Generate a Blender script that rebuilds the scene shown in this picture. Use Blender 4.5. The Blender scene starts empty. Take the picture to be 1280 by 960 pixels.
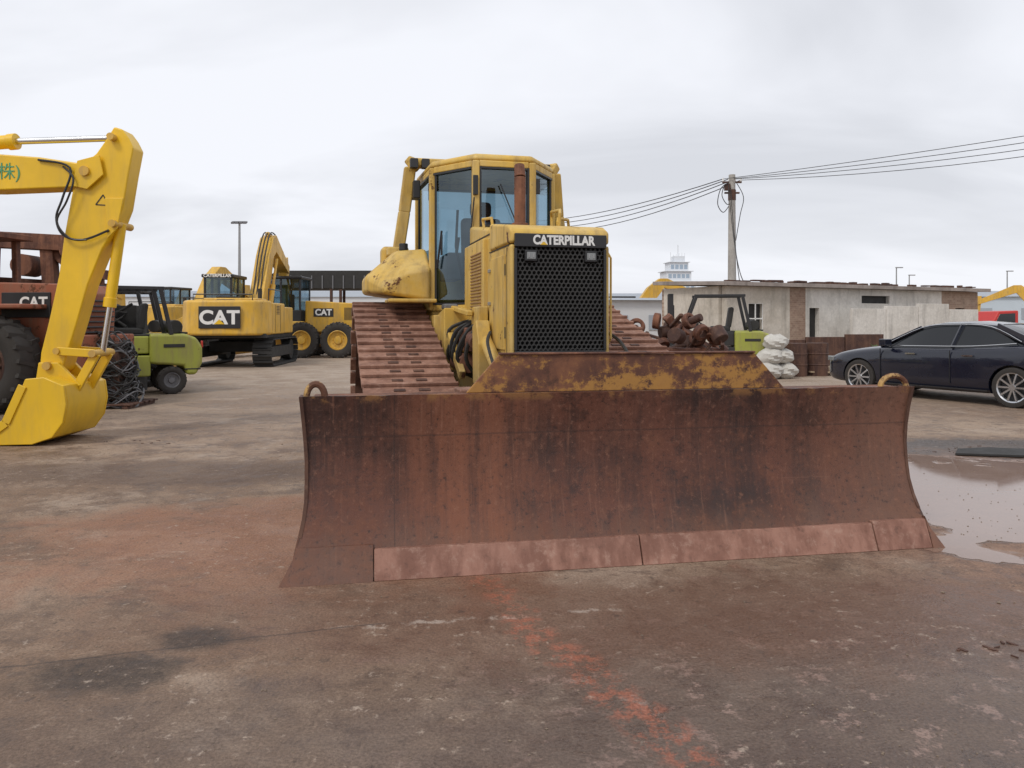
import bpy, bmesh, math, random
from mathutils import Vector, Matrix, Euler
from mathutils.geometry import convex_hull_2d
random.seed(7)
scene = bpy.context.scene
COL = scene.collection
R = math.radians

# ------------------------------------------------------------------ nodes
class NT:
    def __init__(s, name):
        s.m = bpy.data.materials.new(name); s.m.use_nodes = True
        s.t = s.m.node_tree; s.n = s.t.nodes; s.l = s.t.links
        s.b = s.n['Principled BSDF']
        s.co = s.n.new('ShaderNodeTexCoord').outputs['Object']
    def put(s, sock, v):
        if v is None: return
        if hasattr(v, 'is_output'): s.l.new(v, sock)
        else:
            try: sock.default_value = v
            except Exception:
                sock.default_value = (v[0], v[1], v[2], 1) if len(v) == 3 else v[:3]
    def math(s, op, a, b=None, c=None, clamp=False):
        n = s.n.new('ShaderNodeMath'); n.operation = op; n.use_clamp = clamp
        s.put(n.inputs[0], a); s.put(n.inputs[1], b)
        if c is not None: s.put(n.inputs[2], c)
        return n.outputs[0]
    def mapv(s, scale=(1, 1, 1), loc=(0, 0, 0), rot=(0, 0, 0), vec=None):
        n = s.n.new('ShaderNodeMapping'); s.l.new(vec or s.co, n.inputs[0])
        n.inputs['Scale'].default_value = scale; n.inputs['Location'].default_value = loc
        n.inputs['Rotation'].default_value = rot
        return n.outputs[0]
    def noise(s, scale, detail=4, rough=0.55, vec=None, dist=0):
        n = s.n.new('ShaderNodeTexNoise'); s.l.new(vec or s.co, n.inputs['Vector'])
        n.inputs['Scale'].default_value = scale; n.inputs['Detail'].default_value = min(detail, 6)
        n.inputs['Roughness'].default_value = rough; n.inputs['Distortion'].default_value = dist
        return n.outputs[0]
    def rng(s, v, a, b, c=0.0, d=1.0):
        n = s.n.new('ShaderNodeMapRange'); n.clamp = True
        n.interpolation_type = 'SMOOTHSTEP'
        s.put(n.inputs[0], v)
        for i, x in zip((1, 2, 3, 4), (a, b, c, d)): n.inputs[i].default_value = x
        return n.outputs[0]
    def mix(s, f, a, b, mode='MIX'):
        n = s.n.new('ShaderNodeMix'); n.data_type = 'RGBA'; n.blend_type = mode
        s.put(n.inputs[0], f)
        for sock, v in ((n.inputs[6], a), (n.inputs[7], b)):
            if hasattr(v, 'is_output'): s.l.new(v, sock)
            else: sock.default_value = (v[0], v[1], v[2], 1)
        return n.outputs[2]
    def grey(s, v):
        n = s.n.new('ShaderNodeCombineColor')
        for i in range(3): s.put(n.inputs[i], v)
        return n.outputs[0]
    def sep(s, vec=None):
        n = s.n.new('ShaderNodeSeparateXYZ'); s.l.new(vec or s.co, n.inputs[0]); return n.outputs
    def bump(s, h, strength=.3, dist=.01):
        n = s.n.new('ShaderNodeBump'); s.l.new(h, n.inputs['Height'])
        n.inputs['Strength'].default_value = strength; n.inputs['Distance'].default_value = dist
        s.l.new(n.outputs[0], s.b.inputs['Normal'])
    def out(s, col=None, rough=None, metal=None, spec=None):
        s.put(s.b.inputs['Base Color'], col) if hasattr(col, 'is_output') else (setattr(s.b.inputs['Base Color'], 'default_value', (*col, 1)) if col else None)
        s.put(s.b.inputs['Roughness'], rough); s.put(s.b.inputs['Metallic'], metal)
        if spec is not None: s.b.inputs['Specular IOR Level'].default_value = spec
        return s.m

def paint(name, col, rust=.12, dirt=.35, rough=.42, rustcol=(.16, .065, .035), dirtcol=(.22, .16, .11), sc=1.0, metal=0, fade=0.0, grime=0.0):
    m = NT(name)
    v = m.noise(.9 * sc, 5)
    c = m.mix(m.rng(v, .35, .7), tuple(x * .86 for x in col), tuple(min(1, x * 1.06) for x in col))
    st = m.noise(1.0, 6, .65, vec=m.mapv((7 * sc, 7 * sc, 1.3 * sc)))
    fine = m.noise(9 * sc, 6, .7)
    if fade: c = m.mix(m.math('MULTIPLY', m.rng(m.noise(2.1, 6, .7, vec=m.mapv((1, 1, 1), (4, 4, 4))), .4, .62), fade), c, (.62, .47, .20))
    d = m.math('MULTIPLY', m.rng(st, .42, .72), dirt)
    if grime:
        z = m.sep()[2]
        gl = m.rng(m.math('ADD', z, m.math('MULTIPLY', fine, .8)), 2.1, 1.2, 0, grime)
        d = m.math('MAXIMUM', d, gl)
    c = m.mix(d, c, dirtcol)
    r = m.math('ADD', m.math('MULTIPLY', m.noise(2.3 * sc, 6, .7), .65), m.math('MULTIPLY', fine, .35))
    th = .68 - rust * .35
    rm = m.rng(r, th, th + .04)
    c = m.mix(rm, c, m.mix(fine, rustcol, tuple(x * .45 for x in rustcol)))
    if grime:
        spk = m.rng(m.noise(38, 4, .75), .66, .72); c = m.mix(m.math('MULTIPLY', spk, .75), c, (.12, .06, .03))
    ro = m.math('ADD', rough, m.math('MULTIPLY', m.math('ADD', d, rm), .35), clamp=True)
    m.bump(m.math('ADD', fine, rm), .15, .004)
    return m.out(c, ro, metal)

def rusty(name, a=(.10, .036, .028), b=(.24, .095, .06), c3=(.35, .17, .12), light=.3, rough=.75):
    m = NT(name)
    n1 = m.noise(1.2, 6, .65); n2 = m.noise(14, 6, .7)
    st = m.noise(1.0, 6, .65, vec=m.mapv((9, 9, .9)))
    c = m.mix(m.rng(m.math('ADD', m.math('MULTIPLY', n1, .5), m.math('MULTIPLY', st, .5)), .42, .6), a, b)
    c = m.mix(m.math('MULTIPLY', m.rng(n2, .5, .75), light + .2), c, c3)
    c = m.mix(m.rng(n2, .25, .45, .5, 0), c, (.03, .02, .018))
    m.bump(n2, .35, .006)
    return m.out(c, m.rng(n1, .3, .7, rough - .15, rough + .1), None, .35)

def simple(name, col, rough=.6, metal=0, var=.25, sc=6, bump=.1):
    m = NT(name)
    n = m.noise(sc, 6, .65)
    c = m.mix(n, tuple(x * (1 - var) for x in col), tuple(min(1, x * (1 + var)) for x in col))
    if bump: m.bump(m.noise(sc * 6, 4), bump, .004)
    return m.out(c, m.rng(n, .3, .7, rough * .85, min(1, rough * 1.15)), metal)

def glass(name, tint=(.62, .72, .76)):
    m = bpy.data.materials.new(name); m.use_nodes = True
    n = m.node_tree.nodes; l = m.node_tree.links; n.clear()
    o = n.new('ShaderNodeOutputMaterial'); mx = n.new('ShaderNodeMixShader')
    tr = n.new('ShaderNodeBsdfTransparent'); tr.inputs[0].default_value = (*tint, 1)
    gl = n.new('ShaderNodeBsdfGlossy'); gl.inputs['Roughness'].default_value = .03
    gl.inputs[0].default_value = (.75, .90, 1, 1)
    no = n.new('ShaderNodeTexNoise'); no.inputs['Scale'].default_value = 2.2
    lw = n.new('ShaderNodeLayerWeight'); lw.inputs[0].default_value = .5
    pw = n.new('ShaderNodeMath'); pw.operation = 'POWER'; pw.inputs[1].default_value = 4; l.new(lw.outputs['Facing'], pw.inputs[0])
    ad = n.new('ShaderNodeMath'); ad.operation = 'MULTIPLY_ADD'; ad.inputs[1].default_value = .7; ad.inputs[2].default_value = .03; l.new(pw.outputs[0], ad.inputs[0])
    mp = n.new('ShaderNodeMath'); mp.operation = 'MULTIPLY_ADD'
    l.new(no.outputs[0], mp.inputs[0]); mp.inputs[1].default_value = .16
    l.new(ad.outputs[0], mp.inputs[2])
    l.new(mp.outputs[0], mx.inputs[0]); l.new(tr.outputs[0], mx.inputs[1]); l.new(gl.outputs[0], mx.inputs[2])
    l.new(mx.outputs[0], o.inputs[0])
    return m

M = {}
M['yel'] = paint('yellow_paint', (.66, .42, .075), .27, .6, .52, dirtcol=(.23, .155, .08), fade=.5, grime=.6)
M['yel2'] = paint('bright_yellow_paint', (.84, .52, .018), .0, .18, .35)
M['yel3'] = paint('yellow_paint_clean', (.68, .39, .035), .1, .45, .45, fade=.2)
M['lime'] = paint('lime_paint', (.36, .38, .06), .2, .5, .5)
M['orange'] = paint('faded_orange_paint', (.30, .09, .045), .4, .55, .65)
M['rust'] = rusty('rust_steel', (.09, .038, .026), (.22, .095, .055), (.34, .17, .11))
M['rustdk'] = rusty('dark_rust', (.06, .03, .024), (.12, .062, .042), (.2, .115, .08))
M['pad'] = rusty('track_pad_rust', (.19, .095, .066), (.32, .175, .125), (.44, .28, .22), .45)
M['blk'] = simple('black_paint', (.022, .022, .024), .45)
M['blk2'] = simple('dull_black', (.03, .029, .028), .8)
M['rub'] = simple('tyre_rubber', (.036, .032, .029), .85, 0, .45, 8, .3)
M['glass'] = glass('cab_glass', (.40, .53, .60))
M['dglass'] = simple('dark_glass', (.012, .014, .017), .05, 0, .1, 1, 0)
M['chrome'] = simple('chrome', (.7, .7, .7), .18, 1, .1, 3, 0)
M['steel'] = simple('grey_steel', (.32, .32, .32), .45, .6)
M['white'] = simple('white_paint', (.74, .74, .72), .6, 0, .08)
M['lamp'] = simple('lamp_lens', (.22, .23, .23), .15, 0, .3)
M['green'] = simple('green_paint', (.08, .30, .14), .5)
M['red'] = simple('red_paint', (.5, .03, .025), .4)
M['grey'] = simple('grey_plastic', (.16, .16, .17), .7)
M['rim'] = simple('alloy_rim', (.55, .56, .58), .25, .9, .08, 3, 0)

# ------------------------------------------------------------------ mesh helpers
def group(name, loc=(0, 0, 0), rz=0, parent=None, rot=None):
    e = bpy.data.objects.new(name, None); e.empty_display_size = .3
    COL.objects.link(e); e.location = loc; e.rotation_euler = rot or (0, 0, rz)
    if parent: e.parent = parent
    return e

class Part:
    def __init__(s, name, parent, mat, bevel=0.0, seg=2, ang=35):
        s.name, s.parent, s.mat, s.bevel, s.seg, s.ang = name, parent, mat, bevel, seg, ang
        s.bm = bmesh.new()
    def add(s, vs, fs):
        v = [s.bm.verts.new(p) for p in vs]
        for f in fs:
            try: s.bm.faces.new([v[i] for i in f])
            except ValueError: pass
        return s
    def box(s, c, d, rot=(0, 0, 0)):
        m = Matrix.Translation(c) @ Euler(rot).to_matrix().to_4x4()
        vs = [m @ Vector((x * d[0] / 2, y * d[1] / 2, z * d[2] / 2)) for x in (-1, 1) for y in (-1, 1) for z in (-1, 1)]
        return s.add(vs, [(0, 1, 3, 2), (4, 6, 7, 5), (0, 4, 5, 1), (2, 3, 7, 6), (0, 2, 6, 4), (1, 5, 7, 3)])
    def frame(s, a, b, up=(0, 0, 1)):
        a = Vector(a); b = Vector(b); z = (b - a).normalized(); u = Vector(up)
        if abs(z.dot(u)) > .98: u = Vector((0, 1, 0))
        x = u.cross(z).normalized(); y = z.cross(x)
        return a, b, x, y
    def beam(s, a, b, w, h, w2=None, h2=None):
        a, b, x, y = s.frame(a, b); w2 = w2 or w; h2 = h2 or h
        vs = []
        for p, ww, hh in ((a, w, h), (b, w2, h2)):
            for sx, sy in ((-1, -1), (1, -1), (1, 1), (-1, 1)): vs.append(p + x * sx * ww / 2 + y * sy * hh / 2)
        return s.add(vs, [(0, 3, 2, 1), (4, 5, 6, 7), (0, 1, 5, 4), (1, 2, 6, 5), (2, 3, 7, 6), (3, 0, 4, 7)])
    def cyl(s, a, b, r, r2=None, seg=20):
        a, b, x, y = s.frame(a, b); r2 = r if r2 is None else r2
        vs = []
        for p, q in ((a, r), (b, r2)):
            for i in range(seg):
                t = 2 * math.pi * i / seg; vs.append(p + (x * math.cos(t) + y * math.sin(t)) * q)
        f = [(i, (i + 1) % seg, seg + (i + 1) % seg, seg + i) for i in range(seg)]
        f += [tuple(range(seg))[::-1], tuple(range(seg, 2 * seg))]
        return s.add(vs, f)
    def prism(s, pts, axis, a, b, pts2=None):
        n = len(pts); pts2 = pts2 or pts
        def P(p, t):
            if axis == 'x': return Vector((t, p[0], p[1]))
            if axis == 'y': return Vector((p[0], t, p[1]))
            return Vector((p[0], p[1], t))
        vs = [P(p, a) for p in pts] + [P(p, b) for p in pts2]
        f = [(i, (i + 1) % n, n + (i + 1) % n, n + i) for i in range(n)]
        f += [tuple(range(n))[::-1], tuple(range(n, 2 * n))]
        return s.add(vs, f)
    def tube(s, pts, r, seg=8, smooth=0):
        pts = [Vector(p) for p in pts]
        if smooth:
            o = []
            for i in range(len(pts) - 1):
                p0 = pts[max(i - 1, 0)]; p1 = pts[i]; p2 = pts[i + 1]; p3 = pts[min(i + 2, len(pts) - 1)]
                for k in range(smooth):
                    t = k / smooth
                    o.append(.5 * ((2 * p1) + (p2 - p0) * t + (2 * p0 - 5 * p1 + 4 * p2 - p3) * t * t + (3 * p1 - p0 - 3 * p2 + p3) * t ** 3))
            o.append(pts[-1]); pts = o
        vs = []; n = len(pts); ux = None
        for i, p in enumerate(pts):
            d = (pts[min(i + 1, n - 1)] - pts[max(i - 1, 0)]).normalized()
            if ux is None:
                ux = d.orthogonal().normalized()
            ux = (ux - d * ux.dot(d)).normalized(); uy = d.cross(ux)
            for k in range(seg):
                t = 2 * math.pi * k / seg; vs.append(p + (ux * math.cos(t) + uy * math.sin(t)) * r)
        f = []
        for i in range(n - 1):
            for k in range(seg):
                k2 = (k + 1) % seg
                f.append((i * seg + k, i * seg + k2, (i + 1) * seg + k2, (i + 1) * seg + k))
        f += [tuple(range(seg))[::-1], tuple(range((n - 1) * seg, n * seg))]
        return s.add(vs, f)
    def lathe(s, prof, c, axis, seg=32):
        c = Vector(c); z = Vector(axis).normalized(); x = z.orthogonal().normalized(); y = z.cross(x)
        vs = []
        for a, r in prof:
            for i in range(seg):
                t = 2 * math.pi * i / seg; vs.append(c + z * a + (x * math.cos(t) + y * math.sin(t)) * r)
        f = []
        for j in range(len(prof) - 1):
            for i in range(seg):
                i2 = (i + 1) % seg
                f.append((j * seg + i, j * seg + i2, (j + 1) * seg + i2, (j + 1) * seg + i))
        return s.add(vs, f)
    def loft(s, rings, caps=True):
        n = len(rings[0]); vs = [v for r in rings for v in r]; f = []
        for j in range(len(rings) - 1):
            for i in range(n):
                i2 = (i + 1) % n
                f.append((j * n + i, j * n + i2, (j + 1) * n + i2, (j + 1) * n + i))
        if caps: f += [tuple(range(n))[::-1], tuple(range((len(rings) - 1) * n, len(rings) * n))]
        return s.add(vs, f)
    def done(s, recalc=True):
        bm = s.bm
        if recalc: bmesh.ops.recalc_face_normals(bm, faces=bm.faces[:])
        lim = R(s.ang)
        for f in bm.faces: f.smooth = True
        for e in bm.edges:
            if len(e.link_faces) == 2 and e.calc_face_angle(0) > lim: e.smooth = False
        me = bpy.data.meshes.new(s.name); bm.to_mesh(me); bm.free()
        ob = bpy.data.objects.new(s.name, me); COL.objects.link(ob)
        if s.parent: ob.parent = s.parent
        if s.mat: me.materials.append(s.mat)
        if s.bevel:
            b = ob.modifiers.new('b', 'BEVEL'); b.width = s.bevel; b.segments = s.seg
            b.limit_method = 'ANGLE'; b.angle_limit = R(30); b.harden_normals = True
        return ob

def label(name, parent, text, pos, normal, size, mat, ext=.003, off=.0, sx=1.0):
    cu = bpy.data.curves.new(name, 'FONT'); cu.body = text; cu.size = size; cu.extrude = ext
    cu.align_x = 'CENTER'; cu.align_y = 'CENTER'; cu.offset = off
    tmp = bpy.data.objects.new('tmp', cu); COL.objects.link(tmp)
    dg = bpy.context.evaluated_depsgraph_get()
    me = bpy.data.meshes.new_from_object(tmp.evaluated_get(dg))
    bpy.data.objects.remove(tmp)
    n = Vector(normal).normalized(); rt = Vector((0, 0, 1)).cross(n).normalized(); up = n.cross(rt)
    m = Matrix.Identity(4)
    for i in range(3): m[i][0] = rt[i] * sx; m[i][1] = up[i]; m[i][2] = n[i]; m[i][3] = pos[i]
    me.transform(m)
    ob = bpy.data.objects.new(name, me); COL.objects.link(ob); ob.parent = parent
    me.materials.clear(); me.materials.append(mat)
    return ob

def wheel(name, parent, c, r, w, axis=(0, 1, 0), rim=None, lugs=0, rr=.56):
    ax = Vector(axis).normalized(); h = w / 2
    p = Part(name + '_tyre', parent, M['rub'])
    p.lathe([(-h * .75, r * rr), (-h * .98, r * .68), (-h, r * .86), (-h * .85, r * .96), (-h * .5, r), (h * .5, r), (h * .85, r * .96), (h, r * .86), (h * .98, r * .68), (h * .75, r * rr)], c, ax, 40)
    if lugs:
        x = ax.orthogonal().normalized(); y = ax.cross(x)
        for i in range(lugs):
            for sgn in (-1, 1):
                t = 2 * math.pi * (i + (.5 if sgn > 0 else 0)) / lugs
                d = x * math.cos(t) + y * math.sin(t); tt = -x * math.sin(t) + y * math.cos(t)
                a = Vector(c) + d * r * 1.0 + ax * sgn * h * .02
                b = Vector(c) + d * r * .93 + ax * sgn * h * 1.0 + tt * r * .10
                p.beam(a, b, r * .09, r * .09)
    p.done()
    q = Part(name + '_rim', parent, rim or M['yel3'])
    for s1 in (-1, 1):
        q.lathe([(s1 * h * .75, r * rr), (s1 * h * .8, r * rr * .93), (s1 * h * .3, r * rr * .85), (s1 * h * .2, r * rr * .45), (s1 * h * .5, r * .2), (s1 * h * .55, 0.001)], c, ax, 32)
    for i in range(10):
        x = ax.orthogonal().normalized(); y = ax.cross(x); t = 2 * math.pi * i / 10
        for sg in (-1, 1):
            e = Vector(c) + (x * math.cos(t) + y * math.sin(t)) * r * .32
            q.cyl(e + ax * sg * h * .2, e + ax * sg * h * .42, r * .03, seg=6)
    q.done()

def track(parent, name, circles, xc, w, pitch, matpad, th=.04, grous=.045, along='y', chain=True, fill=.93):
    pts = []
    for (p, z, r) in circles:
        for i in range(64):
            t = 2 * math.pi * i / 64; pts.append(Vector((p + r * math.cos(t), z + r * math.sin(t))))
    hull = [pts[i] for i in convex_hull_2d(pts)]
    n = len(hull); seglen = [(hull[(i + 1) % n] - hull[i]).length for i in range(n)]
    L = sum(seglen); cnt = int(round(L / pitch)); pt = L / cnt
    def V(l, p, z): return Vector((l, p, z)) if along == 'y' else Vector((p, l, z))
    P = Part(name + '_pads', parent, matpad, .006, 1); C = Part(name + '_chain', parent, M['rustdk'])
    def at(d):
        d %= L; i = 0
        while d > seglen[i]: d -= seglen[i]; i = (i + 1) % n
        return hull[i].lerp(hull[(i + 1) % n], d / seglen[i])
    cen = sum(hull, Vector((0, 0))) / n
    for k in range(cnt):
        a = at(k * pt); b = at(k * pt + pt * fill); d = (b - a).normalized(); nn = Vector((-d.y, d.x))
        if nn.dot((a + b) / 2 - cen) < 0: nn = -nn
        def slab(part, x0, x1, a, b, t0, t1):
            vs = [V(x, *(q + nn * t)) for x in (x0, x1) for q in (a, b) for t in (t0, t1)]
            part.add(vs, [(0, 1, 3, 2), (4, 6, 7, 5), (0, 4, 5, 1), (2, 3, 7, 6), (0, 2, 6, 4), (1, 5, 7, 3)])
        j = random.uniform(-.006, .006)
        slab(P, xc - w / 2 + j, xc + w / 2 + j, a, b, 0, th)
        m0 = a + d * pt * .04
        slab(P, xc - w / 2 + j + .002, xc + w / 2 + j - .002, m0, m0 + d * .03, th, th + grous)
        if chain:
            for s in (-1, 1):
                slab(C, xc + s * .09 - .03, xc + s * .09 + .03, a, b, -.09, 0)
                slab(C, xc + s * .10 - .045, xc + s * .10 + .045, a + d * pt * .42, a + d * pt * .62, th, th + .008)
            slab(C, xc - w * .42, xc + w * .42, a - d * .03, b + d * .03, -.03, -.003)
    P.done(); C.done()

# ------------------------------------------------------------------ BULLDOZER
bz = group('bulldozer', (.38, 6.05, 0), R(13.5))
for sg, nm in ((-1, 'right'), (1, 'left')):
    xc = sg * 1.12
    circ = [(.50, .50, .41), (3.55, .50, .41), (2.95, 1.24, .40)]
    track(bz, nm + '_track', circ, xc, .78, .216, M['pad'], fill=.86, grous=.03)
    p = Part(nm + '_track_frame', bz, M['yel'], .02)
    p.prism([(.75, .28), (3.3, .28), (3.4, .6), (3.1, .78), (1.0, .74), (.7, .6)], 'x', xc - .17, xc + .17)
    p.prism([(2.0, .7), (3.2, .7), (3.1, 1.3), (2.8, 1.4), (2.5, 1.1)], 'x', xc - sg * .30, xc - sg * .12)
    p.done()
    p = Part(nm + '_idlers', bz, M['rustdk'])
    for (y, z, r) in circ:
        p.lathe([(-.09, .06), (-.09, r - .16), (-.07, r - .1), (-.05, r - .09), (.05, r - .09), (.07, r - .1), (.09, r - .16), (.09, .06)], (xc, y, z), (1, 0, 0), 32)
        p.cyl((xc - .2, y, z), (xc + .2, y, z), .11)
    for i in range(8): p.cyl((xc - .16, .95 + i * .3, .22), (xc + .16, .95 + i * .3, .22), .105, seg=16)
    for i in range(22):
        t = 2 * math.pi * i / 22
        p.box((xc, 2.95 + .33 * math.cos(t), 1.24 + .33 * math.sin(t)), (.07, .05, .06), (t, 0, 0))
    p.done()
p = Part('main_frame', bz, M['yel'], .02)
p.box((0, 1.9, .80), (.84, 3.6, .62)); p.box((0, 2.95, 1.24), (1.5, .8, .34)); p.box((0, .35, 1.14), (.74, .7, .16))
p.box((0, 3.6, 1.1), (.9, .5, .9)); p.done()
p = Part('engine_hood', bz, M['yel'], .035, 3)
p.prism([(.80, 1.2), (.80, 2.30), (1.98, 2.46), (1.98, 1.2)], 'x', -.365, .365)
p.done()
p = Part('radiator_guard', bz, M['yel'], .03, 3)
HW = .405
p.prism([(-.01, 2.185), (.0, 2.205), (.10, 2.25), (.79, 2.34), (.79, 2.10), (-.01, 2.10)], 'x', -HW, HW)
p.box((-HW + .02, .39, 1.655), (.045, .80, .87)); p.box((HW - .02, .39, 1.655), (.045, .80, .87))
p.box((0, .39, 1.2), (HW * 2 + .003, .803, .06))
p.done()
p = Part('guard_seams', bz, M['blk2'])
p.box((-HW - .003, .40, 2.085), (.006, .74, .008)); p.box((-HW - .003, .10, 1.65), (.006, .008, .84))
p.box((HW + .003, .40, 2.085), (.006, .74, .008))
for z in (1.4, 1.9): p.box((-HW - .004, .17, z), (.012, .05, .09))
p.box((-.368, 1.38, 2.27), (.008, 1.1, .01))
p.done()
p = Part('guard_door_panel', bz, M['yel'], .012); p.box((-HW - .008, .44, 1.64), (.016, .56, .76)); p.done()
p = Part('guard_latches', bz, M['steel'], .004)
for z in (1.36, 1.64, 1.92): p.box((-HW - .024, .68, z), (.02, .05, .03))
p.done()
p = Part('radiator_core', bz, M['blk2']); p.box((0, .09, 1.66), (.72, .05, .86)); p.done()
p = Part('grille_mesh', bz, simple('grille_black', (.03, .029, .028), .6, 0, .4, 5))
s_ = .0215; hx = s_ * math.sqrt(3)
zz = 1.255; row = 0
while zz < 2.075:
    x = -.345 + (hx / 2 if row % 2 else 0)
    while x < .35:
        if not (1.96 < zz < 2.05 and (.20 < abs(x) < .29)):
            o = []; inn = []
            for k in range(6):
                t = math.pi / 6 + k * math.pi / 3
                o.append(Vector((x + s_ * math.cos(t), -.006, zz + s_ * math.sin(t))))
                inn.append(Vector((x + s_ * .74 * math.cos(t), -.008, zz + s_ * .74 * math.sin(t))))
            bk = [v + Vector((0, .03, 0)) for v in inn]
            vs = o + inn + bk
            fs = [(k, (k + 1) % 6, 6 + (k + 1) % 6, 6 + k) for k in range(6)] + [(6 + k, 6 + (k + 1) % 6, 12 + (k + 1) % 6, 12 + k) for k in range(6)]
            p.add(vs, fs)
        x += hx
    zz += s_ * 1.5; row += 1
p.done(recalc=False)
p = Part('grille_frame', bz, M['blk'], .006)
p.box((0, -.012, 1.245), (.745, .03, .03)); p.box((-.365, -.012, 1.66), (.022, .03, .80)); p.box((.365, -.012, 1.66), (.022, .03, .80))
p.box((0, -.018, 2.12), (.75, .03, .105)); p.done()
p = Part('headlamp_housings', bz, M['blk'], .01)
for x in (-.245, .245): p.box((x, -.012, 2.0), (.10, .05, .09))
p.done()
p = Part('headlamp_lenses', bz, M['lamp'], .006)
for x in (-.245, .245): p.box((x, -.038, 2.0), (.07, .008, .055))
p.done()
p = Part('headlamp_bulbs', bz, M['steel'], .002)
for x in (-.245, .245):
    for dx_ in (-.018, .018): p.box((x + dx_, -.043, 2.0), (.012, .004, .03))
p.done()
label('nameplate_lettering', bz, 'CATERPILLAR', (.02, -.036, 2.12), (0, -1, 0), .098, M['white'], .002, .004, .84)
p = Part('nameplate_triangle', bz, M['yel2']); p.prism([(-.175, 2.085), (-.145, 2.11), (-.115, 2.085)], 'y', -.041, -.039); p.done()
p = Part('engine_side_doors', bz, M['yel'], .012)
for sg in (-1, 1): p.box((sg * .375, 1.38, 1.82), (.03, 1.05, .82))
p.box((-.405, 1.42, 1.86), (.05, .95, .74)); p.done()
p = Part('side_vent_mesh', bz, simple('vent_brown', (.30, .17, .07), .7), .003)
for i in range(18): p.box((-.434, 1.28, 1.60 + i * .030), (.012, .50, .014))
p.done()
p = Part('exhaust_stack', bz, M['rust'], .006)
p.cyl((.0, 1.30, 2.35), (.0, 1.30, 2.86), .055); p.cyl((.0, 1.30, 2.86), (-.0, 1.33, 2.98), .055, .048); p.cyl((0, 1.3, 2.3), (0, 1.3, 2.42), .08)
p.done()
p = Part('hood_handrails', bz, M['yel'])
p.tube([(.34, 1.15, 2.34), (.34, 1.12, 2.50), (.36, 1.18, 2.54), (.40, 1.6, 2.58), (.42, 1.66, 2.54), (.42, 1.66, 2.34)], .016, 8)
p.tube([(.50, 1.75, 2.1), (.50, 1.72, 2.50), (.52, 1.76, 2.54), (.70, 2.0, 2.56), (.72, 2.04, 2.5), (.72, 2.1, 2.0)], .016, 8)
p.tube([(-.33, 1.0, 2.32), (-.34, 1.0, 2.42), (-.34, 1.4, 2.46), (-.33, 1.4, 2.38)], .014, 8)
p.tube([(.43, .1, 1.3), (.44, .05, 1.35), (.44, .05, 2.0), (.43, .1, 2.05)], .010, 8)
p.done()
p = Part('engine_hoses', bz, M['blk2'])
for i in range(12):
    y = .90 + i * .11
    p.tube([(-.40, y, 1.5), (-.50 - random.random() * .12, y + .05, 1.4), (-.54 - random.random() * .1, y + .15, 1.15), (-.42, y + .25, .95)], .018, 6, 5)
for sg in (-1, 1): p.tube([(sg * .5, .3, 1.4), (sg * .56, .1, 1.3), (sg * .54, -.3, 1.05), (sg * .4, -.8, .8)], .014, 6, 6)
p.done()
p = Part('engine_block_parts', bz, M['rust'], .01)
p.box((-.47, 1.35, 1.32), (.16, .5, .22)); p.cyl((-.52, 1.15, 1.1), (-.52, 1.75, 1.1), .09); p.box((.47, 1.35, 1.3), (.16, .6, .3))
p.cyl((-.55, 1.9, 1.25), (-.55, 2.2, 1.25), .12); p.cyl((-.5, .85, 1.30), (-.5, 1.05, 1.34), .07); p.done()
p = Part('side_brackets', bz, M['yel'], .012)
p.prism([(.80, 1.1), (1.0, 1.1), (1.15, 1.5), (1.1, 1.62), (.80, 1.62)], 'x', -.50, -.41)
p.prism([(1.75, 1.0), (2.15, 1.0), (2.3, 1.55), (1.75, 1.62)], 'x', -.66, -.42)
p.beam((-.60, 1.05, 1.0), (-.60, 2.1, 1.52), .06, .09)
p.box((-.62, 2.2, 1.3), (.2, .3, .5))
p.beam((-.54, 1.0, 1.56), (-.54, 1.9, 1.62), .06, .05)
p.prism([(.5, .95), (.75, .95), (.78, 1.45), (.62, 1.5), (.5, 1.3)], 'x', -.56, -.44)
p.done()
for sg in (-1, 1):
    p = Part('fender_tank', bz, M['yel'], .05, 3)
    a = [(sg * .70, 1.70), (sg * 1.22, 1.78), (sg * 1.20, 1.86), (sg * .95, 2.02), (sg * .70, 2.06)]
    b = [(sg * .70, 1.70), (sg * 1.38, 1.80), (sg * 1.38, 1.98), (sg * 1.05, 2.27), (sg * .70, 2.30)]
    p.prism(a, 'y', 2.42, 2.8, b); p.prism(b, 'y', 2.8, 3.6)
    p.done()
    p = Part('step_plate', bz, M['yel'], .015); p.box((sg * .93, 2.35, 1.70), (.5, .5, .04)); p.done()
    p = Part('tank_cap', bz, M['blk'], .008); p.cyl((sg * .95, 2.9, 2.28), (sg * .95, 2.9, 2.36), .05); p.box((sg * 1.15, 2.86, 2.0), (.10, .2, .03)); p.done()
p = Part('rear_tank', bz, M['yel'], .05, 3); p.box((0, 3.95, 1.75), (1.9, .55, .95)); p.box((-1.02, 3.4, 2.25), (.3, .3, .22)); p.done()
plan = [(-.30, 1.98), (.30, 1.98), (.66, 2.5), (.72, 3.45), (-.72, 3.45), (-.675, 2.5)]
p = Part('cab_base', bz, M['yel'], .03)
p.prism(plan, 'z', 1.25, 1.60, None); p.prism([(-.29, 1.99), (.29, 1.99), (.29, 2.2), (-.29, 2.2)], 'z', 1.605, 2.44)
p.done()
p = Part('cab_frame', bz, M['yel'], .014)
g = Part('cab_windows', bz, M['glass']); gk = Part('window_gaskets', bz, M['blk'], 0)
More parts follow.
